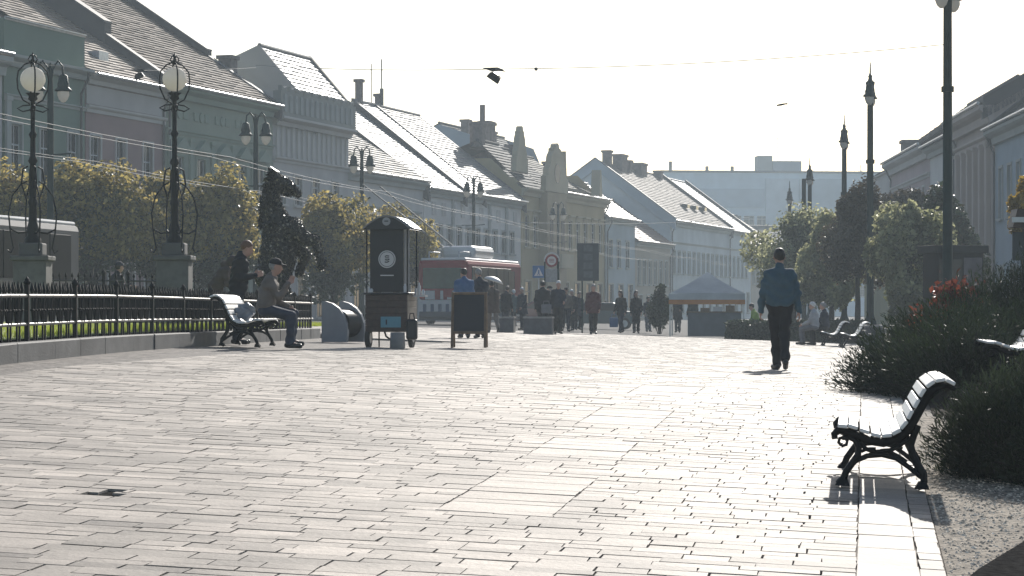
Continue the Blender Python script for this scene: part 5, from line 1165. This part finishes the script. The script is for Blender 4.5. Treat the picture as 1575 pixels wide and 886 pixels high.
# ---------------------------------------------------------------- smooth bodies from distance fields
def seg(P, a, b, ra, rb):
    a, b = np.asarray(a, float), np.asarray(b, float); ab = b - a; t = np.clip(((P - a) @ ab) / max(ab @ ab, 1e-9), 0, 1)
    return np.linalg.norm(P - a - t[:, None] * ab, axis=1) - (ra + (rb - ra) * t)
def ell(P, c, r):
    r = np.asarray(r, float); q = (P - np.asarray(c)) / r; k = np.linalg.norm(q, axis=1); k2 = np.linalg.norm(q / r, axis=1)
    return k * (k - 1) / (k2 + 1e-9)
def smin(a, b, k):
    h = np.clip(.5 + .5 * (b - a) / k, 0, 1); return b + (a - b) * h - k * h * (1 - h)
def net(f, lo, hi, vox):
    lo, hi = np.asarray(lo, float), np.asarray(hi, float); n = np.ceil((hi - lo) / vox).astype(int) + 1
    g = np.meshgrid(*[lo[i] + vox * np.arange(n[i]) for i in range(3)], indexing='ij'); P = np.stack([a.ravel() for a in g], 1)
    v = f(P).reshape(n); ins = v < 0
    c = [v[i:n[0]-1+i, j:n[1]-1+j, k:n[2]-1+k] for i in (0, 1) for j in (0, 1) for k in (0, 1)]
    s = sum((x < 0).astype(int) for x in c); act = (s > 0) & (s < 8); idx = np.full(act.shape, -1); A = np.argwhere(act); idx[act] = np.arange(len(A))
    off = np.array([(i, j, k) for i in (0, 1) for j in (0, 1) for k in (0, 1)]); val = np.stack([x[act] for x in c], 1)
    acc = np.zeros((len(A), 3)); cnt = np.zeros((len(A), 1))
    for a in range(8):
        for b in range(a + 1, 8):
            if np.abs(off[a] - off[b]).sum() != 1: continue
            cr = (val[:, a] < 0) != (val[:, b] < 0); t = val[:, a] / (val[:, a] - val[:, b] + 1e-12)
            p = off[a] + t[:, None] * (off[b] - off[a]); acc += np.where(cr[:, None], p, 0); cnt += cr[:, None]
    V = lo + vox * (A + acc / np.maximum(cnt, 1)); Q = []
    for axi in range(3):
        u, w_ = [(1, 2), (2, 0), (0, 1)][axi]
        sl0 = [slice(None)] * 3; sl1 = [slice(None)] * 3; sl0[axi] = slice(0, -1); sl1[axi] = slice(1, None)
        a, b = ins[tuple(sl0)], ins[tuple(sl1)]
        for flip, cond in ((False, a & ~b), (True, ~a & b)):
            E = np.argwhere(cond)
            if not len(E): continue
            ok = (E[:, u] >= 1) & (E[:, w_] >= 1) & (E[:, u] < n[u] - 1) & (E[:, w_] < n[w_] - 1); E = E[ok]
            def cell(du, dw): e = E.copy(); e[:, u] -= du; e[:, w_] -= dw; return idx[e[:, 0], e[:, 1], e[:, 2]]
            q = np.stack([cell(1, 1), cell(0, 1), cell(0, 0), cell(1, 0)], 1)
            Q.append(q[:, ::-1] if flip else q)
    Q = np.concatenate(Q); return V, Q[(Q >= 0).all(1)]
def rot(p, c, ax_, a):
    return Vector(c) + Matrix.Rotation(a, 3, ax_) @ (Vector(p) - Vector(c))
def joints(lean=0., legL=(0, 0), legR=(0, 0), armL=(0, .15, .12), armR=(0, .15, .12), sit=False, head=(0, 0), twist=0, narrow=.02):
    """facing +y; angles in radians. leg: (swing forward, knee bend); arm: (swing, elbow bend, out)"""
    J = {}; hipz = .93
    for s, k, (sw, bd) in ((-1, 'L', legL), (1, 'R', legR)):
        h = Vector((s * .09, 0, hipz)); kn = h + .44 * Vector((s * (.1 if sit else -narrow), math.sin(sw), -math.cos(sw))); an = kn + .42 * Vector((-s * narrow * .9, math.sin(sw - bd), -math.cos(sw - bd)))
        ft = min(0, sw - bd) * .75; J['hip' + k], J['knee' + k], J['ank' + k] = h, kn, an
        J['toe' + k] = an + Vector((s * .03, .165 * math.cos(ft) , -.05 + .165 * math.sin(ft))); J['heel' + k] = an + Vector((0, -.05, -.045))
    lo = min(min(J[a + k].z for k in 'LR') for a in ('ank', 'toe')); lo = min(min(J['ank' + k].z - .085 for k in 'LR'), min(J['toe' + k].z - .035 for k in 'LR'))
    J['pel'] = Vector((0, 0, .97)); up = {'waist': (0, 0, 1.12), 'chest': (0, .0, 1.30), 'neck': (0, -.01, 1.46), 'head': (0, .03, 1.62)}
    for s, k, (sw, bd, out) in ((-1, 'L', armL), (1, 'R', armR)):
        sh = Vector((s * .170, 0, 1.368)); el = sh + .29 * Vector((s * math.sin(out), math.sin(sw) * math.cos(out), -math.cos(sw) * math.cos(out)))
        inn = -.25 * min(1, bd); wr_ = el + .25 * Vector((s * (math.sin(out) * .6 + inn), math.sin(sw + bd), -math.cos(sw + bd)))
        up['sh' + k], up['el' + k], up['wr' + k] = sh, el, wr_; up['ha' + k] = wr_ + (wr_ - el).normalized() * .085
    for k, p in up.items():
        p = rot(p, (0, 0, .97), 'X', -lean)
        if twist and k not in ('waist',): p = rot(p, (0, p.y, p.z), 'Z', twist)
        J[k] = p
    J['head'] = rot(J['head'], J['neck'], 'X', -head[0]); J['yaw'] = head[1]; J['pitch'] = lean + head[0]
    for k in list(J):
        if isinstance(J[k], Vector): J[k] = J[k] - Vector((0, 0, lo))
    return J
SKIN = mat('skin', (.42, .25, .19), .55, var=.08, scale=6)
def cloth(n, c, var=.18, rough=.85): return mat('cloth_' + n, c, rough=rough, var=var, scale=7, bump=.6, bscale=90)
HAIRM = {k: mat('hair_' + k, c, .55, var=.3, scale=30, bump=.6, bscale=120) for k, c in {'dark': (.02, .016, .013), 'brown': (.06, .035, .02), 'grey': (.25, .24, .23), 'white': (.6, .59, .57), 'red': (.13, .06, .03)}.items()}
SHOE = mat('shoe_leather', (.014, .013, .012), .4, var=.2)
def person(label, X, D, H, face, J, jac, tro, hair='dark', style='short', hem=.90, vox=.018, bulk=1.0, flare=0., group=None, zoff=0., gloves=None, cap=None, skirt=False):
    s = H / 1.75; z0 = G(X, D) + .004 + zoff; root = empty('person', (X, D, z0), face, label, 'person', group)
    a = lambda k: np.array(J[k]); VV = {}
    hx, hn = a('head'), a('neck'); hd = Matrix.Rotation(-J['pitch'] * .8, 3, 'X') @ Matrix.Rotation(J['yaw'], 3, 'Z'); HM = np.array(hd)
    def headspace(P): return (P - hx) @ HM
    def f_head(P):
        q = headspace(P); d = ell(q, (0, -.012, .03), (.076, .097, .098)); d = smin(d, ell(q, (0, .03, -.045), (.056, .066, .072)), .04)
        d = smin(d, seg(q, (0, .088, .005), (0, .108, -.026), .010, .014), .012)                           # nose
        d = smin(d, ell(q, (0, .082, -.062), (.024, .012, .010)), .012)                                     # mouth
        for e in (-1, 1):
            d = np.maximum(d, -(np.linalg.norm(q - np.array([e * .032, .099, .012]), axis=1) - .013))       # eye sockets
            d = smin(d, ell(q, (e * .032, .082, .012), (.012, .010, .010)), .006)
            d = smin(d, ell(q, (e * .079, -.008, -.005), (.010, .020, .032)), .008)                         # ears
        return d
    def f_body(P):
        d = smin(f_head(P), seg(P, hn - (0, 0, .05), hx - (0, .01, .06), .058, .052), .03)
        t = seg(P, a('pel'), a('chest'), .09, .09); t = smin(t, seg(P, a('shL'), a('shR'), .042, .042), .04)
        d = smin(d, t, .05)
        for k in 'LR':
            d = smin(d, seg(P, a('sh'+k), a('el'+k), .048, .038), .03); d = smin(d, seg(P, a('el'+k), a('wr'+k), .038, .026), .02)
            d = smin(d, seg(P, a('hip'+k), a('knee'+k), .065, .046), .03); d = smin(d, seg(P, a('knee'+k), a('ank'+k), .052, .036), .02); d = smin(d, seg(P, a('ank'+k), a('toe'+k), .034, .022), .02)
        return d
    allp = np.array([np.array(v) for v in J.values() if isinstance(v, Vector)]); lo, hi = allp.min(0) - .24, allp.max(0) + .24; lo[2] = allp.min(0)[2] - .1
    Vb, Fb = net(f_body, lo, hi, vox)
    parts = [(Vb, Fb)]
    hands = []
    for sgn, k in ((-1, 'L'), (1, 'R')):
        wv, hv = a('wr'+k), a('ha'+k); dr = (hv - wv); dr /= np.linalg.norm(dr); ref = np.array([0, 1.0, 0]) if abs(dr[1]) < .75 else np.array([0, 0, 1.0])
        wd = ref - dr * (ref @ dr); wd /= np.linalg.norm(wd); nrm = np.cross(wd, dr) * sgn
        def f_hand(P, wv=wv, dr=dr, wd=wd, nrm=nrm):
            Z = np.stack([(P - wv) @ wd, (P - wv) @ nrm, (P - wv) @ dr], 1)
            d = smin(seg(Z, (0, 0, -.03), (0, 0, .02), .027, .026), ell(Z, (0, 0, .05), (.040, .017, .05)), .02)
            for i, (o, L) in enumerate(((-.030, .058), (-.010, .072), (.011, .077), (.031, .068))):
                m1 = np.array([o * 1.05, .006, .088 + L * .45]); m2 = np.array([o * 1.0, .034, .088 + L * .82])
                d = smin(d, seg(Z, (o, 0, .082), m1, .0095, .009), .006); d = smin(d, seg(Z, m1, m2, .009, .0075), .004)
            d = smin(d, seg(Z, (.03, .005, .025), (.058, .018, .062), .012, .010), .01); return smin(d, seg(Z, (.058, .018, .062), (.052, .034, .092), .010, .008), .004)
        c = wv + dr * .07; hands.append(net(f_hand, c - .135, c + .135, .0065 if vox < .016 else .008))
    if not gloves: parts += hands
    V = np.concatenate([p[0] for p in parts]); b = 0; Q = []
    for p in parts: Q.append(p[1] + b); b += len(p[0])
    def out(name, V, Q, m, par=root):
        return put(name, np_mesh(name, V * s, Q, m, True), par)
    out('body', V, np.concatenate(Q), SKIN)
    if gloves:
        for hV, hQ in hands: out('glove', hV, hQ, gloves)
    rs = np.random.default_rng(int(abs(X * 100)) + 5); ph = rs.uniform(0, 6, 6)
    fold = lambda P, A=.008 if vox < .016 else .006: A * (np.sin(P[:, 2] * 42 + ph[0] + 4 * np.sin(P[:, 0] * 9 + ph[1])) + np.sin(P[:, 0] * 35 + P[:, 2] * 18 + ph[2]))
    hemz = hem - (0.93 - J['hipL'].z) if False else J['pel'][2] - (.97 - hem)
    def f_jac(P):
        w1, w2 = .122 * bulk, .128 * bulk; d = None
        for e in (-1, 1):
            off = np.array([e * .075 * bulk, 0, 0]); c_ = seg(P, a('pel') + off * .85, a('chest') + off, w1, w2 * .95); d = c_ if d is None else smin(d, c_, .08)
        d = smin(d, np.minimum(*[seg(P, hn - (0, 0, .05), a('sh'+k) + np.array([0, 0, .0]), .075 * bulk, .056 * bulk) for k in 'LR']), .05); d = smin(d, seg(P, hn - (0, 0, .06), hn + (0, 0, .015), .085, .068), .03)
        bot = a('pel') - (0, 0, .97 - hem)
        if hem < .86:
            for e in (-1, 1): d = smin(d, seg(P, a('pel') + (e * .06, 0, 0), bot + (e * (.06 + flare), 0, 0), w1, w1 + flare), .06)
        for k in 'LR':
            d = smin(d, seg(P, a('sh'+k), a('el'+k), .060 * bulk, .054 * bulk), .03); d = smin(d, seg(P, a('el'+k), a('wr'+k), .056 * bulk, .046), .02)
        d = d + fold(P)
        cut = bot[2] - P[:, 2] if J['kneeL'].z < .6 * 1.2 and J['hipL'].z > .8 else -1
        arm = np.minimum(*[seg(P, a('el'+k), a('wr'+k), .08, .06) for k in 'LR']); return np.maximum(d, np.where(arm < .0, -1, cut))
    Vj, Qj = net(f_jac, lo, hi, vox); ja = out('jacket', Vj, Qj, jac)
    def f_tro(P):
        d = seg(P, a('hipL'), a('hipR'), .115, .115); d = smin(d, seg(P, a('pel') - (0, 0, .05), a('waist'), .115, .11), .05)
        for k in 'LR': d = smin(d, seg(P, a('hip'+k), a('knee'+k), .098, .076), .035); d = smin(d, seg(P, a('knee'+k), a('ank'+k) , .076, .066), .03)
        d = d + fold(P, .006)
        return np.maximum(d, -(np.minimum(*[np.linalg.norm(P - (a('ank'+k) - (0, 0, .05)), axis=1) for k in 'LR']) - .05))
    Vt, Qt = net(f_tro, lo, hi, vox); out('trousers', Vt, Qt, tro)
    for k in 'LR':
        f_sh = lambda P: np.maximum(smin(seg(P, a('heel'+k), a('toe'+k), .042, .040), seg(P, a('ank'+k), a('ank'+k) - (0, 0, .03), .045, .045), .03), -9)
        c = (a('ank'+k) + a('toe'+k)) / 2; Vs, Qs = net(f_sh, c - .2, c + .2, min(vox, .014)); out('shoe', Vs, Qs, SHOE)
    if style in ('short', 'long', 'bun'):
        def f_hair(P):
            q = headspace(P); d = ell(q, (0, -.02, .036), (.085, .104, .103)); d = np.maximum(d, q[:, 1] * .75 - (q[:, 2] - .028) * .85 - .02)
            d = np.maximum(d, -.085 - q[:, 2] + np.maximum(0, q[:, 1]) * 2)
            if style == 'long': d = smin(d, np.maximum(ell(q, (0, -.055, -.09), (.095, .065, .15)), q[:, 1] - .0), .04)
            return d + .003 * np.sin(q[:, 0] * 160 + ph[3]) * np.sin(q[:, 2] * 60)
        Vh, Qh = net(f_hair, hx - .28, hx + .2, .011); out('hair', Vh, Qh, HAIRM[hair])
    elif style == 'hood':
        def f_hood(P):
            q = headspace(P); d = np.maximum(ell(q, (0, -.03, .015), (.11, .13, .135)), q[:, 1] - .045); d = np.maximum(d, -ell(q, (0, .02, .01), (.088, .11, .115))); return smin(d, seg(P, hn - (0, .05, .0), hn + (0, -.06, .06), .09, .08), .05)
        Vh, Qh = net(f_hood, hx - .32, hx + .22, .012); out('hood', Vh, Qh, jac)
    elif style in ('cap', 'hat'):
        def f_cap(P):
            q = headspace(P); d = np.maximum(ell(q, (0, -.012, .045), (.088, .108, .094)), .035 - q[:, 2])
            return np.minimum(d, np.maximum(ell(q, (0, .085, .05), (.075, .085, .016)), -q[:, 1] + .02)) if style == 'cap' else np.minimum(d, ell(q, (0, -.01, .05), (.1, .12, .022)))
        Vh, Qh = net(f_cap, hx - .22, hx + .24, .009); out('cap', Vh, Qh, cap)
        def f_hr(P): q = headspace(P); return np.maximum(np.maximum(ell(q, (0, -.02, .02), (.082, .1, .1)), q[:, 1] - .0), q[:, 2] - .036)
        Vh, Qh = net(f_hr, hx - .2, hx + .2, .011); out('hair', Vh, Qh, HAIRM[hair])
    return root, s
def solveD(x, topy, H):
    D = 60.0
    for _ in range(40): X = ax(x, D); D = .5 * D + .5 * max(20, (H - (EYE - G(X, D))) * 3500 / (474 - topy))
    return ax(x, D), D
PI = math.pi
navy, black, blue, maroon, brown, olive, grey, jean = cloth('navy', (.022, .026, .04)), cloth('black', (.013, .013, .015)), cloth('blue', (.05, .10, .13)), cloth('maroon', (.07, .02, .025)), cloth('brown', (.065, .045, .035)), cloth('olive', (.06, .065, .05)), cloth('grey', (.15, .15, .16)), cloth('jean', (.03, .04, .065))
tan, ltgrey, brblue, teal = cloth('taupe', (.15, .125, .105)), cloth('light_grey', (.34, .34, .35)), cloth('bright_blue', (.05, .12, .24)), cloth('teal', (.04, .08, .085))
hiv = cloth('hivis', (.24, .34, .06))
# the walking man
man, s = person('man in a blue jacket and dark trousers walking away alone on the bright paving', ax(1199, 34), 34, 1.80, .04,
    joints(.03, legL=(.14, .12), legR=(-.16, .42), armL=(.10, .25, .24), armR=(-.10, .12, .25), narrow=.075), blue, black, 'dark', 'short', hem=.90, vox=.0115, bulk=1.13)
# seated man with cap, on the left bench
def bench_pt(X, D): return X, D
sm, s = person('seated man in taupe jacket and dark cap on the bench, hand near his face', ax(408, 35.6), 35.6, 1.72, -PI/2,
    joints(.20, legL=(1.38, 1.45), legR=(1.30, 1.36), armL=(.35, .9, .05), armR=(.75, 2.0, .02), sit=True, head=(.05, 0)), tan, jean, 'grey', 'cap', hem=.88, vox=.0125, bulk=1.12, cap=black)
st, s = person('man in a dark hooded jacket standing at the iron fence looking down at his hands', ax(366, 38), 38, 1.74, -PI/2 + .15,
    joints(.10, legL=(.03, .05), legR=(-.02, .05), armL=(.05, 1.9, .05), armR=(.10, 1.8, .05), head=(.35, 0)), black, navy, 'red', 'short', hem=.78, vox=.0125, bulk=1.12)
c1, s = person('stooping figure in a dark coat behind the fence left of the standing man', ax(331, 46), 46, 1.66, -PI/2, joints(.55, legL=(.35, .5), legR=(.2, .4), armL=(.8, .8, .05), armR=(.8, .8, .05), head=(.2, 0)), brown, black, 'dark', 'hood', hem=.7, bulk=1.15, zoff=.05)
c2, s = person('person in dark clothes and cap sitting behind the railing between the globe lamps', ax(176, 53), 53, 1.72, -.9, joints(.15, legL=(.05, .1), legR=(.0, .1), armL=(.6, 1.2, .05), armR=(.6, 1.2, .05)), black, navy, 'dark', 'cap', hem=.8, cap=navy, bulk=1.1, zoff=-.12)
W1 = dict(legL=(.28, .1), legR=(-.25, .3), armL=(-.2, .25, .12), armR=(.22, .3, .12)); W2 = dict(legL=(-.2, .28), legR=(.26, .08), armL=(.2, .3, .12), armR=(-.2, .2, .12)); S1 = dict(legL=(.02, .04), legR=(-.03, .05), armL=(.15, .6, .1), armR=(.1, .5, .1)); S2 = dict(legL=(.03, .05), legR=(0, .04), armL=(.3, 1.2, .08), armR=(.05, .2, .12))
crowd = [ # label, x, top, H, facing, pose, jacket, trousers, hair, style, hem, bulk
 ('broad man in a bright blue jacket seen from behind beyond the chalkboard', 714, 413, 1.74, .1, S1, brblue, navy, 'dark', 'short', .88, 1.25),
 ('grey haired person in a dark blue coat next to the man in bright blue', 737, 414, 1.76, .2, S1, navy, black, 'grey', 'short', .72, 1.1),
 ('person in a brown coat and light trousers just right of the chalkboard', 757, 431, 1.68, .3, W1, brown, tan, 'dark', 'short', .66, 1.2),
 ('person in dark clothes in the shade beside the brown coated one', 777, 440, 1.66, -.4, S2, black, navy, 'brown', 'short', .7, 1.05),
 ('short white haired person in a navy coat between the two planters', 803, 443, 1.62, 2.6, S1, navy, navy, 'white', 'short', .62, 1.15),
 ('tall person in black with a grey shoulder bag behind the wide planter', 834, 431, 1.78, .3, W1, black, black, 'dark', 'short', .7, 1.2),
 ('white haired person in a dark jacket facing the square, hands together', 858, 433, 1.76, PI, S2, navy, black, 'white', 'short', .84, 1.15),
 ('person in a long dark coat with light hair left of the maroon coat', 880, 446, 1.66, 2.9, S1, black, black, 'white', 'short', .5, 1.15),
 ('dark haired person half hidden behind the maroon coated man', 889, 449, 1.66, PI, S1, navy, black, 'dark', 'short', .6, 1.1),
 ('heavy man in a maroon coat striding across the paving', 912, 437, 1.78, PI, W2, maroon, black, 'grey', 'short', .72, 1.26),
 ('long haired woman in black carrying a blue bag', 955, 447, 1.69, PI - .3, W1, black, navy, 'brown', 'long', .70, 1.0),
 ('long haired woman in slim dark clothes right of the blue bag', 978, 448, 1.69, PI + .2, W2, black, black, 'dark', 'long', .80, .98),
 ('young person in a navy jacket and grey trousers walking beside the two women', 996, 456, 1.62, PI, S1, navy, grey, 'dark', 'short', .84, 1.05),
 ('person in a black coat waiting in front of the orange striped stall', 1042, 457, 1.66, 2.8, S2, black, navy, 'grey', 'short', .62, 1.05),
 ('red haired person in an olive jacket at the orange striped stall', 1066, 455, 1.68, .4, S1, olive, navy, 'red', 'short', .84, 1.05),
 ('stooped person in a grey coat close behind the tall one with the shoulder bag', 846, 441, 1.64, .9, S2, grey, black, 'grey', 'hat', .68, 1.15),
 ('man in a taupe jacket and dark cap left of the long dark coat', 870, 442, 1.72, PI, W1, tan, navy, 'dark', 'cap', .86, 1.1),
 ('small person in a teal jacket at the rear corner of the red trolleybus', 770, 452, 1.55, 2.2, W1, teal, grey, 'brown', 'long', .8, 1.0),
 ('distant person in dark red between the two long haired women and the maroon coat', 931, 462, 1.66, .2, W2, maroon, black, 'dark', 'short', .8, 1.0),
 ('person with light hair in black near the bus door', 790, 446, 1.64, .6, W2, teal, black, 'white', 'short', .7, 1.0)]
pos = {}
for (lb, x, tp, H, fa, po_, jc, tr, hr, sty, hem, bk) in crowd:
    X, D = solveD(x, tp, H); pos[x] = (X, D)
    vr = random.Random(x); po_ = {k_: tuple(v_ + vr.uniform(-.12, .12) if i_ < 2 else v_ + vr.uniform(0, .08) for i_, v_ in enumerate(t_)) for k_, t_ in po_.items()}
    po_['legL'] = (po_['legL'][0], abs(po_['legL'][1])); po_['legR'] = (po_['legR'][0], abs(po_['legR'][1]))
    person(lb, X, D, H, fa + vr.uniform(-.35, .35), joints(vr.uniform(.0, .12), head=(vr.uniform(-.05, .3), vr.uniform(-.5, .5)), twist=vr.uniform(-.15, .15), **po_), jc, tr, hr, sty, hem=hem, vox=.021, bulk=bk, flare=.03 if hem < .7 else 0, group='people in the square', cap=black)
SIT = dict(legL=(1.4, 1.45), legR=(1.35, 1.4), armL=(.5, .7, .05), armR=(.5, .7, .05), sit=True)
for lb, x, D, jc, tr, hr in (('white clad person sitting on the far bench under the trees', 1253, 71.6, ltgrey, grey, 'white'), ('person in dark clothes sitting on the far bench under the trees', 1269, 71.9, navy, black, 'grey')):
    X = ax(x, D); person(lb, X, D, 1.68, PI/2 - .3, joints(.1, **SIT), jc, tr, hr, 'short', hem=.88, vox=.021, bulk=1.1, group='people in the square', zoff=.0)
X, D = ax(1164, 84.5), 84.5; person('crouching worker in a yellow green safety vest left of the walking man', X, D, 1.70, PI/2, joints(.3, legL=(1.7, 2.3), legR=(1.2, 2.2), armL=(.5, .6, .1), armR=(.6, .7, .1)), hiv, navy, 'dark', 'short', hem=.88, vox=.021, bulk=1.1, group='people in the square')
# things they hold
def bag(label, c, sx, sy, sz, m, name='shopping_bag', rz=0.):
    b = MB(); b.cbox(-sx/2, sx/2, -sy/2, sy/2, -sz, 0, min(sx, sy, sz) * .22); b.tube([(-sx*.3, 0, -.01), (-sx*.25, 0, sz*.35), (sx*.25, 0, sz*.35), (sx*.3, 0, -.01)], .012, 5)
    tag(b.build(name, m, None, c, rz), label, 'bag')
X, D = pos[955]; bag('bright blue shopping bag carried by the long haired woman in black', (X - .30, D - .15, G(X, D) + .62), .34, .14, .38, brblue)
X, D = pos[834]; bag('grey shoulder bag on the tall person in black', (X + .12, D - .3, G(X, D) + .98), .34, .13, .3, grey)
def blob(label, c, r, m, name, cat, seed):
    rs = np.random.default_rng(seed); k = rs.uniform(0, 6, 8)
    f = lambda P: ell(P, (0, 0, r[2]), r) + .02 * np.sin(P[:, 0] * 38 + k[0] + 3 * np.sin(P[:, 2] * 22 + k[1])) + .015 * np.sin(P[:, 1] * 45 + P[:, 2] * 35 + k[2])
    V, Q = net(f, (-r[0]-.08, -r[1]-.08, -.06), (r[0]+.08, r[1]+.08, 2*r[2]+.1), .012); tag(put(name, np_mesh(name, V, Q, m, True), None, c), label, cat)
D = 35.9; blob('crumpled pale plastic bag on the left bench beside the seated man', (ax(376, D), D, G(ax(376, D), D) + .43), (.14, .14, .13), mat('pale_plastic', (.24, .28, .33), .25, var=.1, trans=.3), 'plastic_bag', 'bag', 3)
# small white parasol over the crowd
X, D = ax(760, 66), 66; z0 = G(X, D); root = empty('parasol', (X, D, z0), 0, 'small tilted white parasol among the people right of the chalkboard', 'parasol'); zt = EYE + (474 - 428) / 3500 * D - z0
M = Matrix.Translation((0, 0, zt)) @ Matrix.Rotation(.32, 4, 'Y'); MB().lathe([(.0, .04), (.1, .03), (.22, -.02), (.30, -.09), (.28, -.095), (.1, .0), (0, .02)], 14, M=M).build('canopy', LABELW, root); MB().cyl((0, 0, zt), (.02, 0, .9), .01, n=6).build('shaft', IRON, root)

# ---------------------------------------------------------------- horse statue of metal leaves
DH = 51.0; sH = 3500 / DH; X = ax(440, DH); z0 = wallZ(48) - .05; root = empty('horse_statue', (X, DH, z0), 0, 'rearing horse statue covered in dark glinting metal leaves', 'statue')
q = lambda x, y, d=0.: np.array([(x - 440) / sH, d, (474 - y) / sH + EYE - z0])
def f_horse(P):
    d = seg(P, q(424, 277), q(434, 284), .14, .14); d = smin(d, seg(P, q(438, 282), q(458, 298), .115, .065), .03); d = smin(d, seg(P, q(430, 290), q(446, 301), .08, .04), .03)
    d = smin(d, seg(P, q(419, 282), q(415, 312), .15, .20), .04); d = smin(d, seg(P, q(415, 312), q(425, 345), .20, .30), .06)
    d = smin(d, seg(P, q(427, 350), q(427, 395), .32, .36), .12); d = smin(d, seg(P, q(452, 350), q(442, 372), .19, .26), .1)
    d = smin(d, seg(P, q(427, 395), q(420, 425), .36, .38), .12)
    for e in (-1, 1):
        y = e * .2
        d = smin(d, seg(P, q(423, 276, e * .07), q(419.5, 263, e * .09), .05, .015), .03)
        if e < 0: pts = [q(452, 355, y), q(471, 368, y), q(486, 369, y), q(491, 392, y), q(496, 409, y)]
        else: pts = [q(448, 362, y), q(458, 385, y), q(470, 392, y), q(462, 408, y), q(458, 420, y)]
        for (a, b), (ra, rb) in zip(zip(pts[:-1], pts[1:]), ((.2, .13), (.12, .085), (.08, .065), (.065, .08))): d = smin(d, seg(P, a, b, ra, rb), .05)
        hp = [q(418, 425, y), q(432, 452, y), q(416, 474, y), q(420, 500, y), np.array([(428 - 440) / sH, y, .03])]
        for (a, b), (ra, rb) in zip(zip(hp[:-1], hp[1:]), ((.3, .2), (.17, .1), (.09, .07), (.07, .09))): d = smin(d, seg(P, a, b, ra, rb), .06)
    d = smin(d, seg(P, q(412, 430), q(404, 470), .09, .14), .05)
    return d
V, Q = net(f_horse, (-1.2, -.9, -.05), (1.2, .9, q(0, 252)[2]), .036); LEAFM = mat('dark_metal_leaf', (.038, .034, .028), .32, metal=.5, var=.5, scale=10, attr='tone', attr_amt=.9)
put('body', np_mesh('body', V, Q, mat('horse_core', (.015, .015, .014), .7), True), root)
n = 15000; k = rng.integers(0, len(V), n); e = 2e-2; C = V[k] + rng.normal(0, .012, (n, 3)); g_ = np.stack([f_horse(C + np.eye(3)[i] * e) - f_horse(C - np.eye(3)[i] * e) for i in range(3)], 1); g_ /= np.linalg.norm(g_, axis=1, keepdims=True) + 1e-6
LV, LQ = leaf_quads(C + g_ * rng.uniform(.0, .018, (n, 1)), g_ + rng.normal(0, .32, (n, 3)), .048, 1.6)
lm_ = np_mesh('metal_leaves', LV, LQ, [LEAFM, mat('glint_leaf', (.26, .23, .18), .4, metal=.3, var=.3)], False, {'tone': np.repeat(rng.uniform(0, 1, n), 4)}); lm_.polygons.foreach_set('material_index', (rng.uniform(0, 1, n) < .1).astype(np.int32)); lm_.update()  # a few leaves coloured pale to paint in glints
tag(put('metal_leaves', lm_, root), kind='stuff')
mn = rng.uniform(0, 1, 1500); mp = np.array([q(421, 268) * (1 - t) + q(405, 345) * t for t in mn]) + np.c_[rng.normal(-.0, .045, 1500), rng.normal(0, .06, 1500), rng.normal(0, .06, 1500)]
LV, LQ = leaf_quads(mp, rng.normal(size=(1500, 3)), .1, 2.2); tag(put('mane', np_mesh('mane', LV, LQ, LEAFM, False, {'tone': np.repeat(rng.uniform(0, .5, 1500), 4)}), root), kind='stuff')
# ---------------------------------------------------------------- haze
hz = MB().box(-119, 119, -24, 438, -3.2, 27.5)
hm = bpy.data.materials.new('haze_air'); hm.use_nodes = True
_n = hm.node_tree.nodes; _n.remove(_n['Principled BSDF'])
pv = _n.new('ShaderNodeVolumePrincipled'); pv.inputs['Density'].default_value = HAZE
pv.inputs['Color'].default_value = (.78, .91, 1.0, 1); pv.inputs['Anisotropy'].default_value = .25
hm.node_tree.links.new(pv.outputs[0], _n['Material Output'].inputs['Volume'])
ho = hz.build('haze', hm); ho['kind'] = 'stuff'
